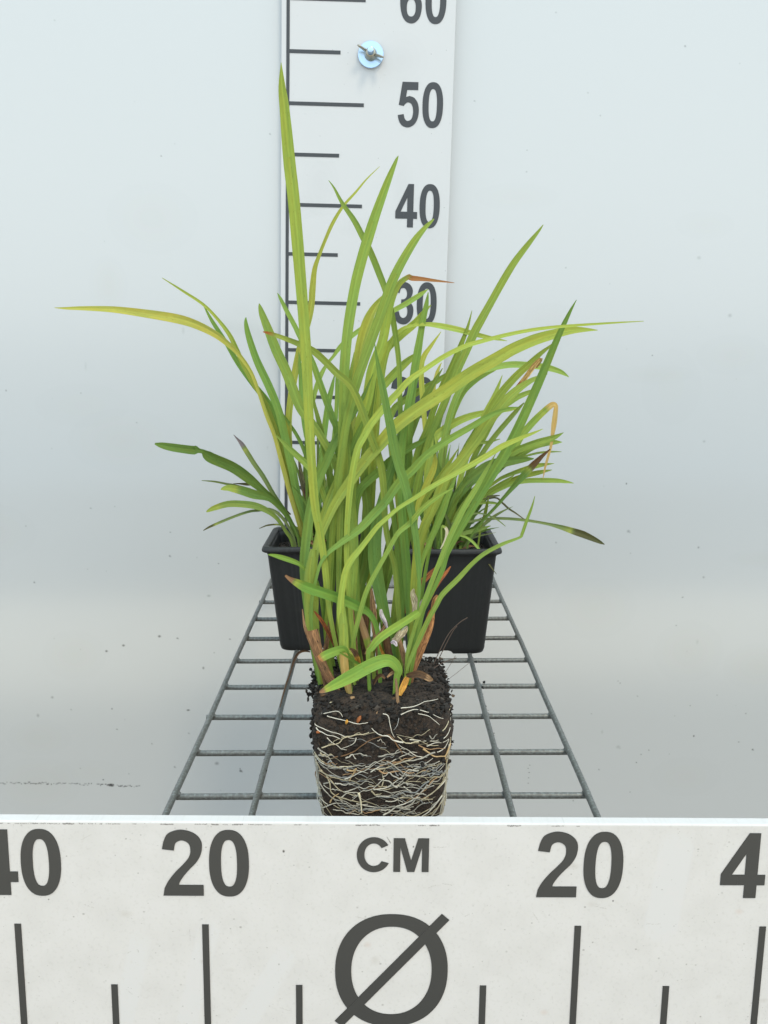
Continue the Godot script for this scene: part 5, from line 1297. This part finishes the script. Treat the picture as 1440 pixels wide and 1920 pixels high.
	leaf(right, "leaf", "dkg", "", 0, 12, .2, [397, 730, 2140, 32, 376, 919, 2140, 38, 281, 1300, 2134, 47, 225, 1628, 2126, 51, 211, 1905, 2118, 51, 243, 2134, 2110, 46, 279, 2316, 2103, 27, 297, 2406, 2100, 5])
	leaf(right, "leaf", "dkg", "", 0, 12, .2, [478, 730, 2160, 36, 469, 923, 2160, 42, 443, 1302, 2153, 56, 428, 1583, 2144, 56, 464, 1860, 2134, 55, 518, 2043, 2125, 41, 563, 2156, 2120, 5])
	leaf(right, "leaf", "dkg", "", 0, -12, .2, [508, 730, 2220, 36, 502, 936, 2220, 42, 546, 1220, 2227, 56, 608, 1455, 2236, 55, 687, 1664, 2247, 46, 753, 1801, 2255, 27, 788, 1879, 2260, 5])
	leaf(right, "leaf", "olv", "", 0, 12, .2, [595, 730, 2280, 16, 601, 910, 2280, 19, 691, 952, 2302, 32, 780, 982, 2335, 37, 858, 1013, 2372, 27, 909, 1037, 2400, 5])
	leaf(right, "leaf", "dkg", "", 0, -12, .2, [428, 730, 2180, 32, 411, 904, 2180, 37, 350, 1165, 2177, 47, 316, 1400, 2173, 51, 348, 1632, 2168, 46, 407, 1817, 2163, 37, 453, 1931, 2160, 5])

func _ready() -> void:
	# camera
	var cam := Camera3D.new()
	cam.name = "camera"
	cam.fov = 57.55
	cam.near = 0.01
	cam.far = 500.0
	cam.position = Vector3(0, 0.2599, 1.0196)
	cam.rotation = Vector3(-0.1825, 0, -0.0036)
	add_child(cam)
	# daylight: bright haze and a soft, veiled sun
	var env := Environment.new()
	env.background_mode = Environment.BG_SKY
	var sm := ProceduralSkyMaterial.new()
	sm.sky_top_color = Color(0.82, 0.925, 0.99)
	sm.sky_horizon_color = Color(0.83, 0.852, 0.86)
	sm.sky_curve = 0.5
	sm.sky_energy_multiplier = 1.45
	sm.ground_bottom_color = Color(0.55, 0.54, 0.52)
	sm.ground_horizon_color = Color(0.8, 0.8, 0.8)
	sm.ground_energy_multiplier = 1.0
	sm.sun_angle_max = 0.0
	env.sky = Sky.new()
	env.sky.sky_material = sm
	env.tonemap_mode = Environment.TONE_MAPPER_LINEAR
	env.tonemap_exposure = 0.885
	env.sdfgi_enabled = true
	env.ssao_enabled = true
	env.ssil_enabled = true
	var we := WorldEnvironment.new()
	we.name = "world"
	we.environment = env
	add_child(we)
	var sun := DirectionalLight3D.new()
	sun.name = "sun"
	sun.light_color = Color(1.0, 0.93, 0.82)
	sun.light_energy = 0.5
	sun.light_angular_distance = 14.0
	sun.shadow_enabled = true
	sun.rotation = Vector3(deg_to_rad(-52), deg_to_rad(28), 0)
	add_child(sun)
	bumps.seed = 2
	bumps.frequency = 0.01
	bumps.fractal_octaves = 3
	make_materials()
	build_ground()
	build_panel()
	build_height_ruler()
	build_width_ruler()
	build_shelf()
	build_plants()
